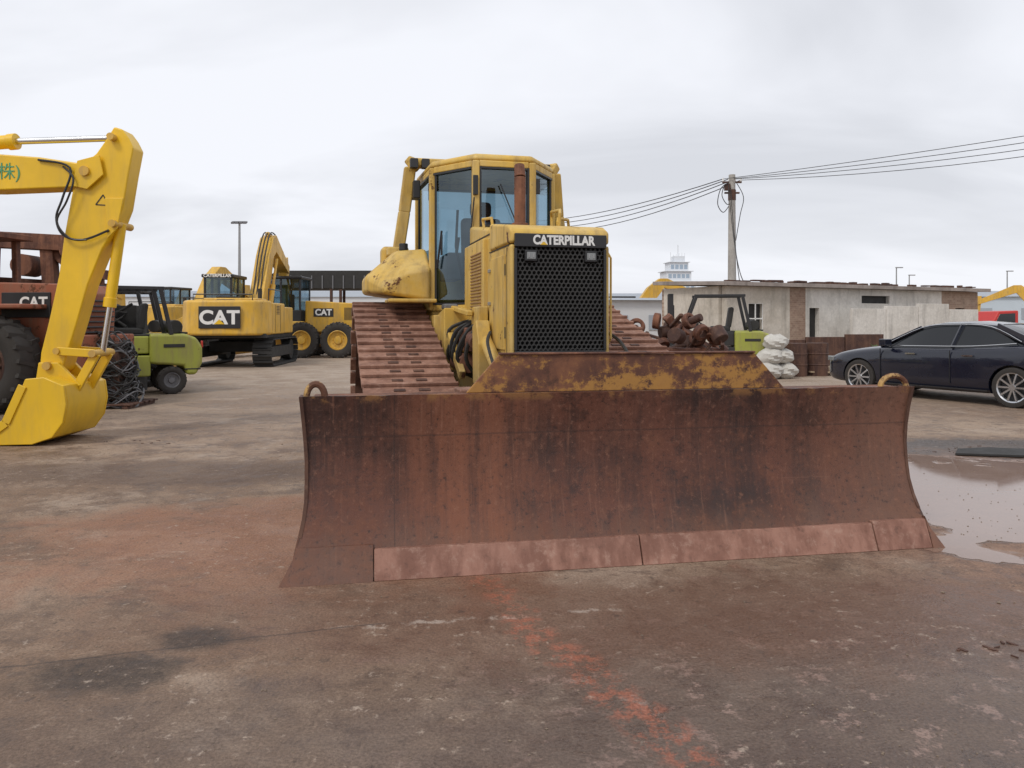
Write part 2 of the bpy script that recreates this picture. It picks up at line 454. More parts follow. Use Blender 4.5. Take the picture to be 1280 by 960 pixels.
for i in range(6):
    a = Vector((*plan[i], 0)); b = Vector((*plan[(i + 1) % 6], 0))
    z0 = 1.60; z1 = 3.14
    p.beam(a + Vector((0, 0, z0)), a + Vector((0, 0, z1)), .075, .075)
    d = (b - a).normalized(); zb = {0: 2.46, 3: 2.2, 2: 2.1, 4: 2.1}.get(i, 1.66)
    if zb > 1.8:
        p.beam(a + d * .035 + Vector((0, 0, (zb + z0) / 2)), b - d * .035 + Vector((0, 0, (zb + z0) / 2)), .05, zb - z0)
    else:
        p.beam(a + d * .035 + Vector((0, 0, zb - .03)), b - d * .035 + Vector((0, 0, zb - .03)), .055, .07)
    p.beam(a + d * .035 + Vector((0, 0, 3.11)), b - d * .035 + Vector((0, 0, 3.11)), .055, .07)
    A = a + d * .04; B = b - d * .04
    g.add([A + Vector((0, 0, zb)), B + Vector((0, 0, zb)), B + Vector((0, 0, 3.08)), A + Vector((0, 0, 3.08))], [(0, 1, 2, 3)])
    for zc in (zb + .012, 3.067): gk.beam(A + Vector((0, 0, zc)), B + Vector((0, 0, zc)), .06, .02)
    gk.beam(A + d * .006 + Vector((0, 0, zb)), A + d * .006 + Vector((0, 0, 3.08)), .02, .066)
    gk.beam(B - d * .006 + Vector((0, 0, zb)), B - d * .006 + Vector((0, 0, 3.08)), .02, .066)
p.done(); g.done(); gk.done()
roof = [(x * 1.05, 2.6 + (y - 2.6) * 1.04) for x, y in plan]
p = Part('cab_roof', bz, M['yel'], .035, 3); p.prism(roof, 'z', 3.145, 3.22, [(x * .97, 2.6 + (y - 2.6) * .96) for x, y in roof]); p.done()
p = Part('seat', bz, M['blk2'], .05, 3); p.box((0, 2.95, 2.05), (.5, .5, .16)); p.box((0, 3.2, 2.4), (.48, .14, .62), (-.12, 0, 0)); p.box((0, 3.24, 2.82), (.26, .1, .18)); p.done()
p = Part('cab_floor_and_console', bz, M['grey'], .02); p.box((0, 2.75, 1.64), (1.2, 1.2, .06)); p.box((0, 2.35, 2.2), (.45, .22, .7), (.15, 0, 0)); p.box((-.4, 2.95, 2.1), (.18, .6, .3)); p.box((.4, 2.95, 2.1), (.18, .6, .3)); p.done()
p = Part('control_levers', bz, M['blk'])
p.tube([(-.38, 2.75, 2.2), (-.36, 2.68, 2.42)], .018); p.tube([(.38, 2.75, 2.2), (.36, 2.68, 2.42)], .018)
p.tube([(-.30, 2.6, 1.8), (-.42, 2.5, 2.3), (-.40, 2.5, 2.7)], .014); p.done()
p = Part('wipers_and_mirror', bz, M['blk'], .004)
p.box((-.31, 1.93, 2.88), (.05, .03, .20)); p.beam((-.33, 1.90, 2.75), (-.36, 1.95, 2.35), .014, .014)
p.beam((-.60, 2.33, 2.45), (-.64, 2.40, 2.05), .02, .02); p.box((-.60, 2.34, 2.3), (.02, .03, .22))
p.box((.36, 1.98, 2.9), (.05, .03, .16))
p.beam((.12, 1.93, 2.5), (-.05, 1.93, 2.9), .012, .012); p.done()
p = Part('rops_posts', bz, M['yel'], .02)
for sg in (-1, 1):
    p.beam((sg * 1.0, 3.15, 2.2), (sg * .92, 3.12, 2.75), .13, .16); p.beam((sg * .92, 3.12, 2.74), (sg * .86, 3.05, 3.25), .13, .16)
    p.beam((sg * .86, 3.05, 3.25), (sg * .80, 3.0, 3.32), .12, .16)
    p.box((sg * 1.0, 3.15, 2.28), (.24, .3, .10))
p.beam((-.88, 3.05, 3.30), (.88, 3.05, 3.30), .16, .10); p.done()
p = Part('work_lamps', bz, M['blk'], .01)
for x in (-.83, -.70, .72): p.box((x, 2.92, 3.27), (.09, .09, .11))
p.box((-.80, 3.0, 2.98), (.08, .2, .2))
p.done()
p = Part('push_frame', bz, M['rust'], .02)
for sg in (-1, 1):
    p.beam((sg * .64, 1.5, .5), (sg * .60, -.2, .5), .12, .28); p.beam((sg * .60, -.2, .5), (sg * .2, -1.0, .5), .14, .28)
p.box((0, -1.0, .52), (.6, .3, .4)); p.done()
p = Part('brace_bar', bz, M['pad'], .01); p.beam((-.98, -.95, 1.03), (.2, -.9, 1.04), .2, .07); p.done()
p = Part('lift_cylinders', bz, M['yel'])
for sg in (-1, 1): p.cyl((sg * .49, .72, 1.40), (sg * .46, .1, 1.08), .055)
p.done()
p = Part('lift_rods', bz, M['chrome'])
for sg in (-1, 1): p.cyl((sg * .46, .1, 1.08), (sg * .43, -.70, .70), .03)
p.done()
# blade
mb = NT('blade_rust')
x_, y_, z_ = mb.sep()
n1 = mb.noise(.9, 6, .65); n2 = mb.noise(26, 6, .75); st = mb.noise(1.0, 6, .74, vec=mb.mapv((8.5, 1, .55)))
st2 = mb.noise(1.0, 6, .8, vec=mb.mapv((30, 1, 1.5), (4, 0, 0)))
nmid = mb.noise(4.5, 6, .75)
big = mb.noise(1.0, 4, .55, vec=mb.mapv((.75, .8, 1.8), (3.4, 0, 0)))
f = mb.math('ADD', mb.math('MULTIPLY', st, .45), mb.math('MULTIPLY', big, .55))
c = mb.mix(mb.rng(f, .38, .62), (.036, .018, .015), (.120, .044, .027))
c = mb.mix(mb.rng(nmid, .52, .70, 0, .6), c, (.165, .066, .038))
c = mb.mix(mb.rng(nmid, .46, .34, 0, .6), c, (.030, .016, .014))
cl = mb.math('MULTIPLY', mb.rng(mb.math('ABSOLUTE', mb.math('ADD', x_, mb.math('ADD', 1.15, mb.math('MULTIPLY', n1, -.3)))), .60, .1), mb.rng(st, .35, .6, .25, .75))
c = mb.mix(cl, c, (.215, .078, .040))
low = mb.rng(mb.math('ADD', z_, mb.math('MULTIPLY', st, .5)), .62, .32)
c = mb.mix(mb.math('MULTIPLY', low, .55), c, (.19, .095, .062))
rt = mb.rng(mb.math('ADD', x_, mb.math('MULTIPLY', n1, .8)), 1.3, 2.4)
c = mb.mix(mb.math('MULTIPLY', rt, .5), c, (.22, .11, .072))
c = mb.mix(mb.rng(st2, .56, .70, 0, .45), c, (.25, .115, .07))
c = mb.mix(mb.math('MULTIPLY', mb.rng(n2, .53, .72), .5), c, (.27, .13, .085))
c = mb.mix(mb.rng(n2, .30, .47, .75, 0), c, (.02, .012, .011))
scr = mb.noise(1.0, 6, .8, vec=mb.mapv((1.2, 1, 28))); c = mb.mix(mb.rng(scr, .60, .75, 0, .45), c, (.24, .12, .08))
seam = mb.rng(mb.math('ABSOLUTE', mb.math('SUBTRACT', z_, .80)), .008, .003, 0, .35); c = mb.mix(seam, c, (.03, .018, .016))
seam2 = mb.rng(mb.math('ABSOLUTE', mb.math('ADD', x_, 1.47)), .006, .002, 0, .4); c = mb.mix(seam2, c, (.03, .018, .016))
yy = mb.noise(1.0, 6, .8, vec=mb.mapv((14, 1, 3), (2, 0, 1)))
c = mb.mix(mb.rng(yy, .73, .75), c, (.48, .27, .045))
topy = mb.math('MULTIPLY', mb.rng(z_, .99, 1.04), mb.rng(nmid, .5, .58)); c = mb.mix(mb.math('MULTIPLY', topy, .6), c, (.30, .15, .05))
mb.bump(mb.math('ADD', mb.math('ADD', n2, mb.math('MULTIPLY', nmid, .8)), mb.math('MULTIPLY', st, .6)), .5, .006)
mb.out(c, mb.rng(mb.math('ADD', mb.math('MULTIPLY', nmid, .5), mb.math('MULTIPLY', n2, .5)), .35, .65, .40, .75), None, .45)
M['edge'] = rusty('cutting_edge_rust', (.20, .095, .068), (.33, .175, .13), (.42, .27, .21), .5)
mg = NT('spill_guard_rust')
a1 = mg.noise(1.6, 6, .7); a2 = mg.noise(13, 6, .75); gx, gy, gz = mg.sep()
c = mg.mix(mg.rng(a1, .4, .6), (.10, .042, .028), (.21, .088, .045))
yv = mg.math('ADD', mg.math('MULTIPLY', a2, .7), mg.math('MULTIPLY', mg.noise(2.6, 6, .7, vec=mg.mapv((1, 1, 2.5), (5, 2, 0))), .55))
yv = mg.math('ADD', yv, mg.rng(mg.math('ABSOLUTE', mg.math('SUBTRACT', gz, 1.09)), .12, .0, 0, .06))
c = mg.mix(mg.math('MULTIPLY', mg.rng(yv, .61, .72), .85), c, mg.mix(a2, (.48, .25, .045), (.30, .15, .05)))
c = mg.mix(mg.rng(a2, .30, .46, .75, 0), c, (.045, .022, .016))
mg.bump(a2, .4, .006); M['guard'] = mg.out(c, .7, None, .4)
bl = group('blade_assembly', (.067, -1.393, 0), R(-3.1), bz)
prof = [(0, .02), (.045, .10), (.075, .17), (.10, .24), (.135, .33), (.163, .43), (.185, .55), (.197, .67), (.197, .79), (.185, .91), (.155, 1.05)]
HWT = [(0, 2.112), (.06, 2.078), (.12, 2.045), (.19, 2.024), (.3, 2.0), (.45, 1.983), (.7, 1.985), (1.05, 2.014), (2, 2.02)]
def hw(z):
    for (z0, w0), (z1, w1) in zip(HWT, HWT[1:]):
        if z <= z1: return w0 + (w1 - w0) * max(0, (z - z0)) / (z1 - z0)
    return 2.0
p = Part('moldboard', bl, mb.m, ang=50)
rings = []
NS = 60
rnd = [random.uniform(-.004, .004) for _ in range(NS + 1)]
for j in range(NS + 1):
    fr = -1 + 2 * j / NS
    ring = [Vector((fr * hw(z), t + .008 * math.sin(fr * 9 + z * 5) + rnd[j] * math.sin(z * 7 + j), z + (rnd[j] * .8 if z > 1 else 0))) for t, z in prof] + [Vector((fr * hw(z), t + .035, z)) for t, z in reversed(prof)]
    rings.append(ring)
p.loft(rings); p.done()
p = Part('cutting_edges', bl, M['edge'], .005, 1)
def edge(s0, s1, zt=.165, pr=.018):
    a = [(-.022, 0), (-.022 + .07 * zt / .165, zt), (.03 + .07 * zt / .165, zt), (.02, 0)]
    p.prism(a, 'x', s0, s1)
edge(-1.59, .025); edge(.031, 1.63); edge(1.636, 2.03, .175)
p.done()
p = Part('end_bits', bl, mb.m, .005, 1)
zs = [0, .06, .12, .19]
for sg in (-1, 1):
    s0 = 1.596 if sg < 0 else 2.032
    fr_ = [Vector((sg * s0, -.024 + .085 * z / .19, z)) for z in zs] + [Vector((sg * (hw(z) + .006), -.024 + .085 * z / .19, z)) for z in reversed(zs)]
    bk_ = [v + Vector((0, .045, 0)) for v in fr_]; n = len(fr_)
    p.add(fr_ + bk_, [tuple(range(n)), tuple(range(n, 2 * n))[::-1]] + [(i, (i + 1) % n, n + (i + 1) % n, n + i) for i in range(n)])
p.done()
p = Part('blade_side_flanges', bl, M['rustdk'], 0)
for sg in (-1, 1):
    pf = [q for q in prof if q[1] > .2]
    for (t0, za), (t1, zb_) in zip(pf, pf[1:]):
        e0 = hw(za); e1 = hw(zb_)
        vs = [Vector((sg * (e0 - .012), t0 - .012, za)), Vector((sg * (e0 + .008), t0 - .012, za)), Vector((sg * (e0 + .008), t0 + .13, za)), Vector((sg * (e0 - .012), t0 + .13, za)),
              Vector((sg * (e1 - .012), t1 - .012, zb_)), Vector((sg * (e1 + .008), t1 - .012, zb_)), Vector((sg * (e1 + .008), t1 + .13, zb_)), Vector((sg * (e1 - .012), t1 + .13, zb_))]
        p.add(vs, [(0, 1, 5, 4), (1, 2, 6, 5), (2, 3, 7, 6), (3, 0, 4, 7)] + ([(0, 3, 2, 1)] if za == pf[0][1] else []) + ([(4, 5, 6, 7)] if zb_ == pf[-1][1] else []))
p.done()
p = Part('spill_guard', bl, M['guard'], .006)
a = [(-1.035, 1.052), (-.83, 1.285), (-.3, 1.287), (.3, 1.282), (.87, 1.285), (1.083, 1.052)]
p.prism(a, 'y', .185, .205); p.done()
p = Part('spill_guard_lip', bl, M['rust'], .004); p.box((.02, .20, 1.291), (1.70, .06, .012)); p.done()
p = Part('blade_back_ribs', bl, M['rust'], .01)
p.box((0, .30, 1.0), (3.9, .16, .09)); p.box((0, .33, .30), (3.9, .2, .12))
for i in range(9): p.box((-1.9 + i * .475, .31, .65), (.03, .18, .62))
p.done()
p = Part('lifting_eyes', bl, paint('eye_paint', (.5, .30, .09), .5, .5))
for s, w_ in ((-1.93, .8), (1.90, 1.5)):
    c0 = Vector((s, .20, 1.045)); r1 = .065
    pts = [c0 + Vector((math.cos(t) * r1 * w_, 0, math.sin(t) * r1 * 1.15)) for t in [math.pi * i / 12 for i in range(13)]]
    p.tube(pts, .020, 8)
p.done()

# ------------------------------------------------------------------ generic machines
def slab_cab(g, x0, x1, y0, y1, z0, z1, mat, zs=None, name='cab'):
    zs = zs or z0 + (z1 - z0) * .42
    p = Part(name + '_frame', g, mat, .02)
    p.box(((x0 + x1) / 2, (y0 + y1) / 2, (z0 + zs) / 2), (x1 - x0, y1 - y0, zs - z0))
    for x in (x0 + .04, (x0 + x1) / 2, x1 - .04):
        for y in (y0 + .04, y1 - .04): p.box((x, y, (zs + z1) / 2), (.08, .08, z1 - zs - .004))
    p.done()
    p = Part(name + '_roof', g, mat, .04, 3); p.box(((x0 + x1) / 2, (y0 + y1) / 2, z1 + .05), (x1 - x0 + .12, y1 - y0 + .12, .12)); p.done()
    p = Part(name + '_glass', g, M['glass']); e = .05
    p.box(((x0 + x1) / 2, (y0 + y1) / 2, (zs + z1) / 2), (x1 - x0 - e, y1 - y0 - e, z1 - zs - .01)); p.done()
    p = Part(name + '_seat', g, M['blk2'], .04); cx = (x0 + x1) / 2; cy = (y0 + y1) / 2
    p.box((cx, cy, zs - .05), (.5, .5, .15)); p.box((cx - .22, cy, zs + .3), (.14, .46, .7)); p.done()

def exc_body(g, mat, text=True, roofblk=True):
    for sg in (-1, 1):
        track(g, ('left' if sg > 0 else 'right') + '_track', [(-1.6, .46, .40), (1.6, .46, .40)], sg * 1.12, .6, .19, M['blk2'], along='x', chain=False)
        p = Part('track_frame', g, M['blk2'], .02); p.box((0, sg * 1.12, .46), (3.0, .35, .35))
        for x in (-1.6, 1.6): p.cyl((x, sg * 1.12 - .15, .46), (x, sg * 1.12 + .15, .46), .36)
        p.done()
    p = Part('turntable', g, M['blk2'], .02); p.box((0, 0, .62), (1.6, 1.8, .35)); p.cyl((0, 0, .75), (0, 0, 1.0), .65); p.done()
    p = Part('counterweight', g, mat, .09, 4)
    pl = [(-2.05, -1.32), (-2.45, -1.05), (-2.62, -.55), (-2.65, 0), (-2.62, .55), (-2.45, 1.05), (-2.05, 1.32), (-1.6, 1.36), (-1.6, -1.36)]
    p.prism(pl, 'z', 1.02, 2.12, [(x * .985, y * .985) for x, y in pl]); p.done()
    p = Part('engine_house', g, mat, .05, 3)
    p.box((-.72, 0, 1.55), (1.75, 2.70, 1.02)); p.box((-.9, 0, 2.13), (1.3, 1.7, .16)); p.box((.7, -.95, 1.5), (1.5, .8, .9)); p.done()
    p = Part('house_door_seams', g, M['blk2'])
    for sg in (-1, 1):
        for x in (-1.2, -.5): p.box((x, sg * 1.352, 1.55), (.015, .01, .9))
        for i in range(6): p.box((-.85, sg * 1.354, 1.7 + i * .05), (.4, .012, .02))
    p.done()
    p = Part('hood_top_details', g, M['blk2'], .02); p.box((-1.0, .2, 2.24), (.7, .6, .05)); p.cyl((-.6, -.7, 2.1), (-.6, -.7, 2.55), .07); p.box((-2.0, 0, 2.125), (.3, .5, .05)); p.done()
    p = Part('deck', g, M['blk2'], .02); p.box((-.4, 0, 1.0), (3.6, 2.55, .14)); p.done()
    p = Part('handrails', g, M['blk'])
    p.tube([(-1.5, -1.2, 2.05), (-1.5, -1.2, 2.5), (.2, -1.2, 2.5), (.2, -1.2, 2.0)], .02); p.tube([(-2.3, -.9, 2.12), (-2.3, -.9, 2.3), (-2.3, .9, 2.3), (-2.3, .9, 2.12)], .02); p.done()
    slab_cab(g, -.1, 1.5, .35, 1.3, 1.08, 2.95, M['blk'], 1.75)
    if text:
        p = Part('rear_label_panel', g, M['blk'], .01); p.box((-2.635, 0, 1.58), (.06, 1.25, .68)); p.done()
        label('rear_lettering', g, 'CAT', (-2.668, 0, 1.56), (-1, 0, 0), .58, M['white'], .003, .02, 1.05)
        p = Part('rear_triangle', g, M['yel2']); p.prism([(-.16, 1.37), (0, 1.52), (.16, 1.37)], 'x', -2.674, -2.671); p.done()
        label('cab_lettering', g, 'CATERPILLAR', (-.18, .82, 3.0), (-1, 0, 0), .15, M['white'], .003, .005)

def boom_plate(g, name, mat, pts, w, yc=0, bevel=.02):
    p = Part(name, g, mat, bevel); p.prism(pts, 'y', yc - w / 2, yc + w / 2); p.done()

ex = group('excavator', (-11.6, 9.6, 0), 0)
exc_body(ex, M['yel2'], text=False)
def px(l): return [((x - 640) * .01 + 11.6, 1.5 - (y - 400) * .01) for x, y in l]
Y2 = M['yel2']
boom_plate(ex, 'boom', Y2, px([(126, 210), (100, 206), (60, 200), (-100, 188), (-190, 200), (-420, 330), (-440, 352), (-425, 372), (-400, 368), (-180, 262), (-90, 240), (0, 241), (102, 237), (124, 228)]), .34)
boom_plate(ex, 'stick', Y2, px([(150, 162), (160, 165), (168, 176), (174, 188), (168, 220), (161, 262), (152, 285), (136, 312), (118, 356), (104, 405), (86, 462), (72, 470), (58, 464), (60, 440), (70, 400), (82, 345), (88, 300), (98, 245), (107, 212), (128, 195), (140, 178)]), .28)
p = Part('stick_reinforcements', ex, Y2, .008)
p.prism(px([(108, 205), (135, 198), (140, 222), (120, 240), (102, 236)]), 'y', -.20, -.172)
p.prism(px([(140, 250), (163, 250), (155, 288), (143, 300)]), 'y', -.165, -.142); p.done()
p = Part('pivot_pins', ex, M['yel3'])
for (x, y, r) in ((118, 218, .06), (150, 176, .045), (152, 282, .045), (72, 456, .05), (128, 441, .045), (84, 438, .04)):
    q = px([(x, y)])[0]; p.cyl((q[0], -.235, q[1]), (q[0], .235, q[1]), r, seg=20)
p.done()
def P3(x, y, d=0.0):
    q = px([(x, y)])[0]; return Vector((q[0], d, q[1]))
p = Part('arm_cylinder', ex, Y2, .006); p.cyl(P3(-180, 192), P3(20, 177), .085); p.cyl(P3(12, 178), P3(22, 177), .10); p.done()
p = Part('arm_cylinder_rod', ex, M['chrome']); p.cyl(P3(20, 177), P3(142, 173), .04); p.done()
p = Part('bucket_cylinder', ex, Y2, .006); p.cyl(P3(152, 280), P3(138, 380), .065); p.cyl(P3(139, 372), P3(137.5, 384), .078); p.done()
p = Part('bucket_cylinder_rod', ex, M['chrome']); p.cyl(P3(138, 382), P3(129, 440), .036); p.done()
p = Part('bucket_linkage', ex, Y2, .01)
for d in (-.19, .19):
    p.beam(P3(84, 438, d), P3(129, 441, d), .05, .10); p.beam(P3(129, 441, d * .8), P3(104, 486, d * .8), .05, .11)
p.done()
p = Part('bucket', ex, Y2, .012)
outl = [(62, 470), (84, 468), (108, 478), (111, 500), (107, 522), (94, 540), (70, 548), (30, 549), (0, 552), (2, 546), (36, 520), (52, 494)]
for d in (-.48, .44): p.prism(px(outl), 'y', d, d + .04)
sh = [(84, 468), (108, 478), (111, 500), (107, 522), (94, 540), (70, 548), (30, 549), (0, 552)]
q = px(sh); q2 = px([(84, 474), (103, 481), (106, 500), (102, 520), (91, 535), (69, 543), (30, 544.5), (0, 548)])
p.prism(q + q2[::-1], 'y', -.44, .44)
for d in (-.16, .16): p.prism(px([(60, 452), (84, 452), (112, 480), (96, 490), (56, 478)]), 'y', d - .03, d + .03)
p.done()
p = Part('bucket_wear_strips', ex, Y2, .006)
p.beam(P3(60, 478, -.49), P3(40, 522, -.49), .02, .10); p.beam(P3(40, 522, -.49), P3(6, 547, -.49), .02, .10); p.done()
p = Part('bucket_teeth', ex, Y2, .01)
for i in range(5):
    d = -.40 + i * .2; p.beam(P3(8, 549, d), P3(-22, 547, d), .09, .06, .06, .02)
p.done()
p = Part('hydraulic_hoses', ex, M['blk'])
p.tube([P3(60, 204, -.19), P3(100, 214, -.21), P3(92, 250, -.22), P3(84, 275, -.22), P3(92, 296, -.22), P3(115, 302, -.2), P3(146, 290, -.18)], .014, 6, 6)
p.tube([P3(90, 212, -.18), P3(106, 228, -.24), P3(98, 255, -.24), P3(86, 280, -.24), P3(100, 300, -.22), P3(120, 302, -.2)], .012, 6, 6)
p.done()
p = Part('warning_sticker', ex, M['blk'])
for a, b in (((128, 258), (137, 246)), ((137, 246), (144, 259)), ((144, 259), (128, 258))): p.beam(P3(*a, -.143), P3(*b, -.143), .006, .012)
p.done()
label('boom_lettering', ex, '(\u682a)', P3(20, 219, -.174), (0, -1, 0), .22, M['green'], .002)

e2 = group('excavator', (-9.15, 26.2, 0), R(94))
exc_body(e2, M['yel3'])
boom_plate(e2, 'boom', M['yel3'], [(1.2, 1.3), (1.0, 1.9), (2.2, 3.9), (2.8, 4.6), (3.3, 4.75), (5.6, 3.7), (5.5, 3.4), (3.3, 4.1), (2.9, 3.9), (1.7, 1.5)], .5, -.1)
boom_plate(e2, 'stick', M['yel3'], [(5.2, 4.0), (5.7, 4.1), (6.2, 2.0), (6.1, 1.2), (5.9, 1.2), (5.5, 3.0)], .32, -.1)
p = Part('boom_cylinders', e2, M['yel3'])
for d in (-.45, .25): p.cyl((1.4, d, 1.2), (2.3, d, 2.8), .09); p.cyl((2.3, d, 2.8), (2.9, d, 3.8), .05)
p.cyl((2.9, -.1, 4.75), (5.2, -.1, 4.25), .09); p.done()
p = Part('boom_hoses', e2, M['blk'])
for d in (-.22, -.1, .02): p.tube([(1.1, d, 1.9), (2.0, d, 3.8), (2.8, d, 4.75), (3.6, d, 4.8)], .025, 6, 4)
p.done()
p = Part('bucket', e2, M['yel3'], .02); p.prism([(5.9, 1.3), (6.5, 1.1), (6.6, .5), (6.1, .1), (5.4, .15), (5.7, .6)], 'y', -.65, .45); p.done()

def far_exc(loc, rz):
    g = group('excavator', loc, rz); exc_body(g, M['yel3'], text=False)
    boom_plate(g, 'boom', M['yel3'], [(1.2, 1.3), (1.0, 1.9), (2.2, 3.6), (3.0, 4.2), (3.5, 4.2), (6.0, 3.0), (5.9, 2.7), (3.3, 3.6), (1.7, 1.5)], .5, -.1)
    boom_plate(g, 'stick', M['yel3'], [(5.6, 3.4), (6.1, 3.4), (6.2, 1.3), (5.8, 1.2)], .32, -.1)
    p = Part('bucket', g, M['yel3'], .02); p.prism([(5.7, 1.4), (6.3, 1.2), (6.4, .6), (5.9, .1), (5.3, .15), (5.6, .6)], 'y', -.65, .45); p.done()
far_exc((6.6, 50, 0), R(5)); far_exc((-15.6, 36, 0), R(80)); far_exc((-26, 40, 0), R(60)); far_exc((42, 58, 0), R(150))

gr = group('motor_grader', (-7.6, 31.5, 0), R(180))
for i, x in enumerate((-.72, .72)):
    for sg in (-1, 1): wheel('tandem_wheel', gr, (x, sg * 1.05, .70), .70, .42, (0, 1, 0), M['yel3'], 18)
for sg in (-1, 1): wheel('front_wheel', gr, (6.0, sg * 1.0, .68), .68, .40, (0, 1, 0), M['yel3'], 18)
p = Part('tandem_case', gr, M['yel3'], .03)
for sg in (-1, 1): p.box((0, sg * .78, .72), (1.9, .16, .36))
p.done()
p = Part('engine_hood', gr, M['yel3'], .05, 3); p.prism([(-1.9, 1.0), (-1.9, 2.0), (-1.7, 2.16), (.75, 2.28), (.75, 1.0)], 'y', -.5, .5); p.box((-1.95, 0, 1.1), (.3, 1.9, .5)); p.done()
p = Part('hood_grille', gr, M['blk'])
for sg in (-1, 1):
    for i in range(12): p.box((-1.35 + i * .045, sg * .505, 1.75), (.02, .02, .5))
    p.box((0, sg * .505, 1.8), (.8, .016, .34))
p.done()
label('hood_lettering', gr, 'CAT', (0, .516, 1.8), (0, 1, 0), .34, M['white'], .003, .012)
slab_cab(gr, .85, 2.45, -.75, .75, 1.15, 3.15, M['blk'], 1.9)
p = Part('cab_lower', gr, M['yel3'], .03); p.box((1.6, 0, 1.2), (1.7, 1.56, .5)); p.done()
boom_plate(gr, 'gooseneck_frame', M['yel3'], [(2.4, 1.0), (2.4, 1.4), (3.4, 1.9), (5.6, 1.75), (6.3, 1.4), (6.3, .9), (5.7, .9), (5.3, 1.4), (3.5, 1.5), (2.9, 1.0)], .35)
p = Part('moldboard', gr, M['yel3'], .01); p.prism([(3.6, .1), (3.45, .4), (3.5, .75), (3.58, .75), (3.53, .4), (3.68, .1)], 'y', -1.8, 1.8); p.cyl((4.1, 0, .8), (4.1, 0, .95), .7); p.box((3.9, 0, 1.15), (.3, .8, .5)); p.done()
p = Part('front_axle', gr, M['yel3'], .02); p.box((6.0, 0, .7), (.3, 1.7, .25)); p.done()
p = Part('exhaust', gr, M['rustdk']); p.cyl((-.6, .1, 2.2), (-.6, .1, 2.75), .06); p.done()

cn = group('machine_canopy', (-8.6, 38, 0), 0)
p = Part('canopy_roof', cn, M['blk2'], .02)
p.prism([(-3.0, 3.0), (-3.0, 3.6), (-2.5, 3.85), (2.9, 3.85), (3.2, 3.5), (3.2, 3.0)], 'y', -1.5, 1.5); p.done()
p = Part('canopy_ribs', cn, M['grey'], 0)
for i in range(13): p.box((-2.9 + i * .5, -1.52, 3.3), (.05, .04, .62))
p.done()
p = Part('canopy_posts', cn, M['rustdk'])
for x in (-2.9, 0, 3.0):
    for y in (-1.4, 1.4): p.box((x, y, 1.5), (.12, .12, 3.0))
p.done()
p = Part('canopy_stored_boxes', cn, M['blk2'], .03); p.box((-1.2, .4, .9), (2.2, 1.4, 1.8)); p.box((1.4, .2, .7), (1.6, 1.4, 1.4)); p.done()

wl = group('wheel_loader', (-9.7, 13.6, 0), R(172))
for x in (-1.45, 1.5):
    for sg in (-1, 1): wheel('wheel', wl, (x, sg * 1.02, .78), .78, .55, (0, 1, 0), M['rustdk'], 20)
p = Part('rear_body', wl, M['orange'], .03)
p.prism([(-2.5, .9), (-2.55, 1.95), (-2.4, 2.1), (-.6, 2.15), (-.6, .9)], 'y', -.55, .55); p.box((-1.45, 0, 1.72), (1.3, 2.3, .08)); p.box((-2.5, 0, .95), (.35, 1.8, .6)); p.done()
p = Part('body_grille', wl, M['blk'], .01); p.box((-1.7, .56, 1.75), (.9, .03, .42))
for i in range(8): p.box((-2.56, 0, 1.2 + i * .09), (.05, .9, .03))
p.done()
label('body_lettering', wl, 'CAT', (-1.85, .58, 1.78), (0, 1, 0), .26, M['white'], .003, .008)
p = Part('cab_posts', wl, M['rust'], .015)
for x in (-.55, .6):
    for y in (-.6, .6): p.beam((x, y, 1.2), (x * .92, y, 2.95), .11, .11)
p.box((0, 0, 3.0), (1.5, 1.5, .10)); p.box((0, 0, 1.45), (1.2, 1.2, .5)); p.box((0, 0, 2.62), (1.3, .1, .2)); p.done()
p = Part('front_frame', wl, M['orange'], .03); p.box((1.4, 0, 1.0), (1.4, .8, .7)); p.box((.4, 0, .8), (.9, .4, .4)); p.done()
p = Part('lift_arms', wl, M['rust'], .02)
for sg in (-1, 1): p.prism([(.9, 1.9), (1.2, 2.2), (2.6, 1.1), (3.0, .5), (2.8, .4), (2.3, .9)], 'y', sg * .45 - .05, sg * .45 + .05)
p.done()
p = Part('loader_bucket', wl, M['rust'], .02); p.prism([(2.8, .9), (2.75, .3), (3.0, .05), (3.9, .05), (3.9, .09), (3.05, .12), (2.85, .35), (2.88, .9)], 'y', -1.35, 1.35); p.done()

rf = group('scrap_frame', (-9.3, 15.6, 0), R(5))
p = Part('beams', rf, M['rust'], .015)
p.beam((-1.8, 0, 3.15), (.3, 0, 3.05), .35, .32); p.beam((-.2, .1, 3.1), (.55, .1, 2.45), .3, .26); p.beam((.5, .1, 2.5), (1.0, .1, 2.42), .25, .2)
p.beam((-1.2, 0, 3.0), (-1.3, 0, 0), .25, .25); p.beam((-.1, 0, 3.0), (.1, 0, 0), .25, .25); p.beam((-1.5, .3, 2.3), (1.0, .3, 2.15), .16, .2); p.beam((.8, .2, 2.4), (.9, .2, 0), .16, .16)
p.cyl((-.5, -.25, 2.6), (-.5, .3, 2.6), .22); p.cyl((.35, -.2, 2.9), (.35, .3, 2.9), .16); p.done()
p = Part('engine_lump', rf, M['blk2'], .03); p.box((.3, .5, .7), (1.4, .8, 1.4)); p.box((1.2, .6, .9), (.6, .6, 1.8)); p.cyl((.9, .2, 1.6), (.9, .7, 1.6), .25)
for i in range(10): p.tube([(random.uniform(-.3, 1.5), .1, random.uniform(.9, 1.9)) for _ in range(4)], .03, 6, 5)
p.done()

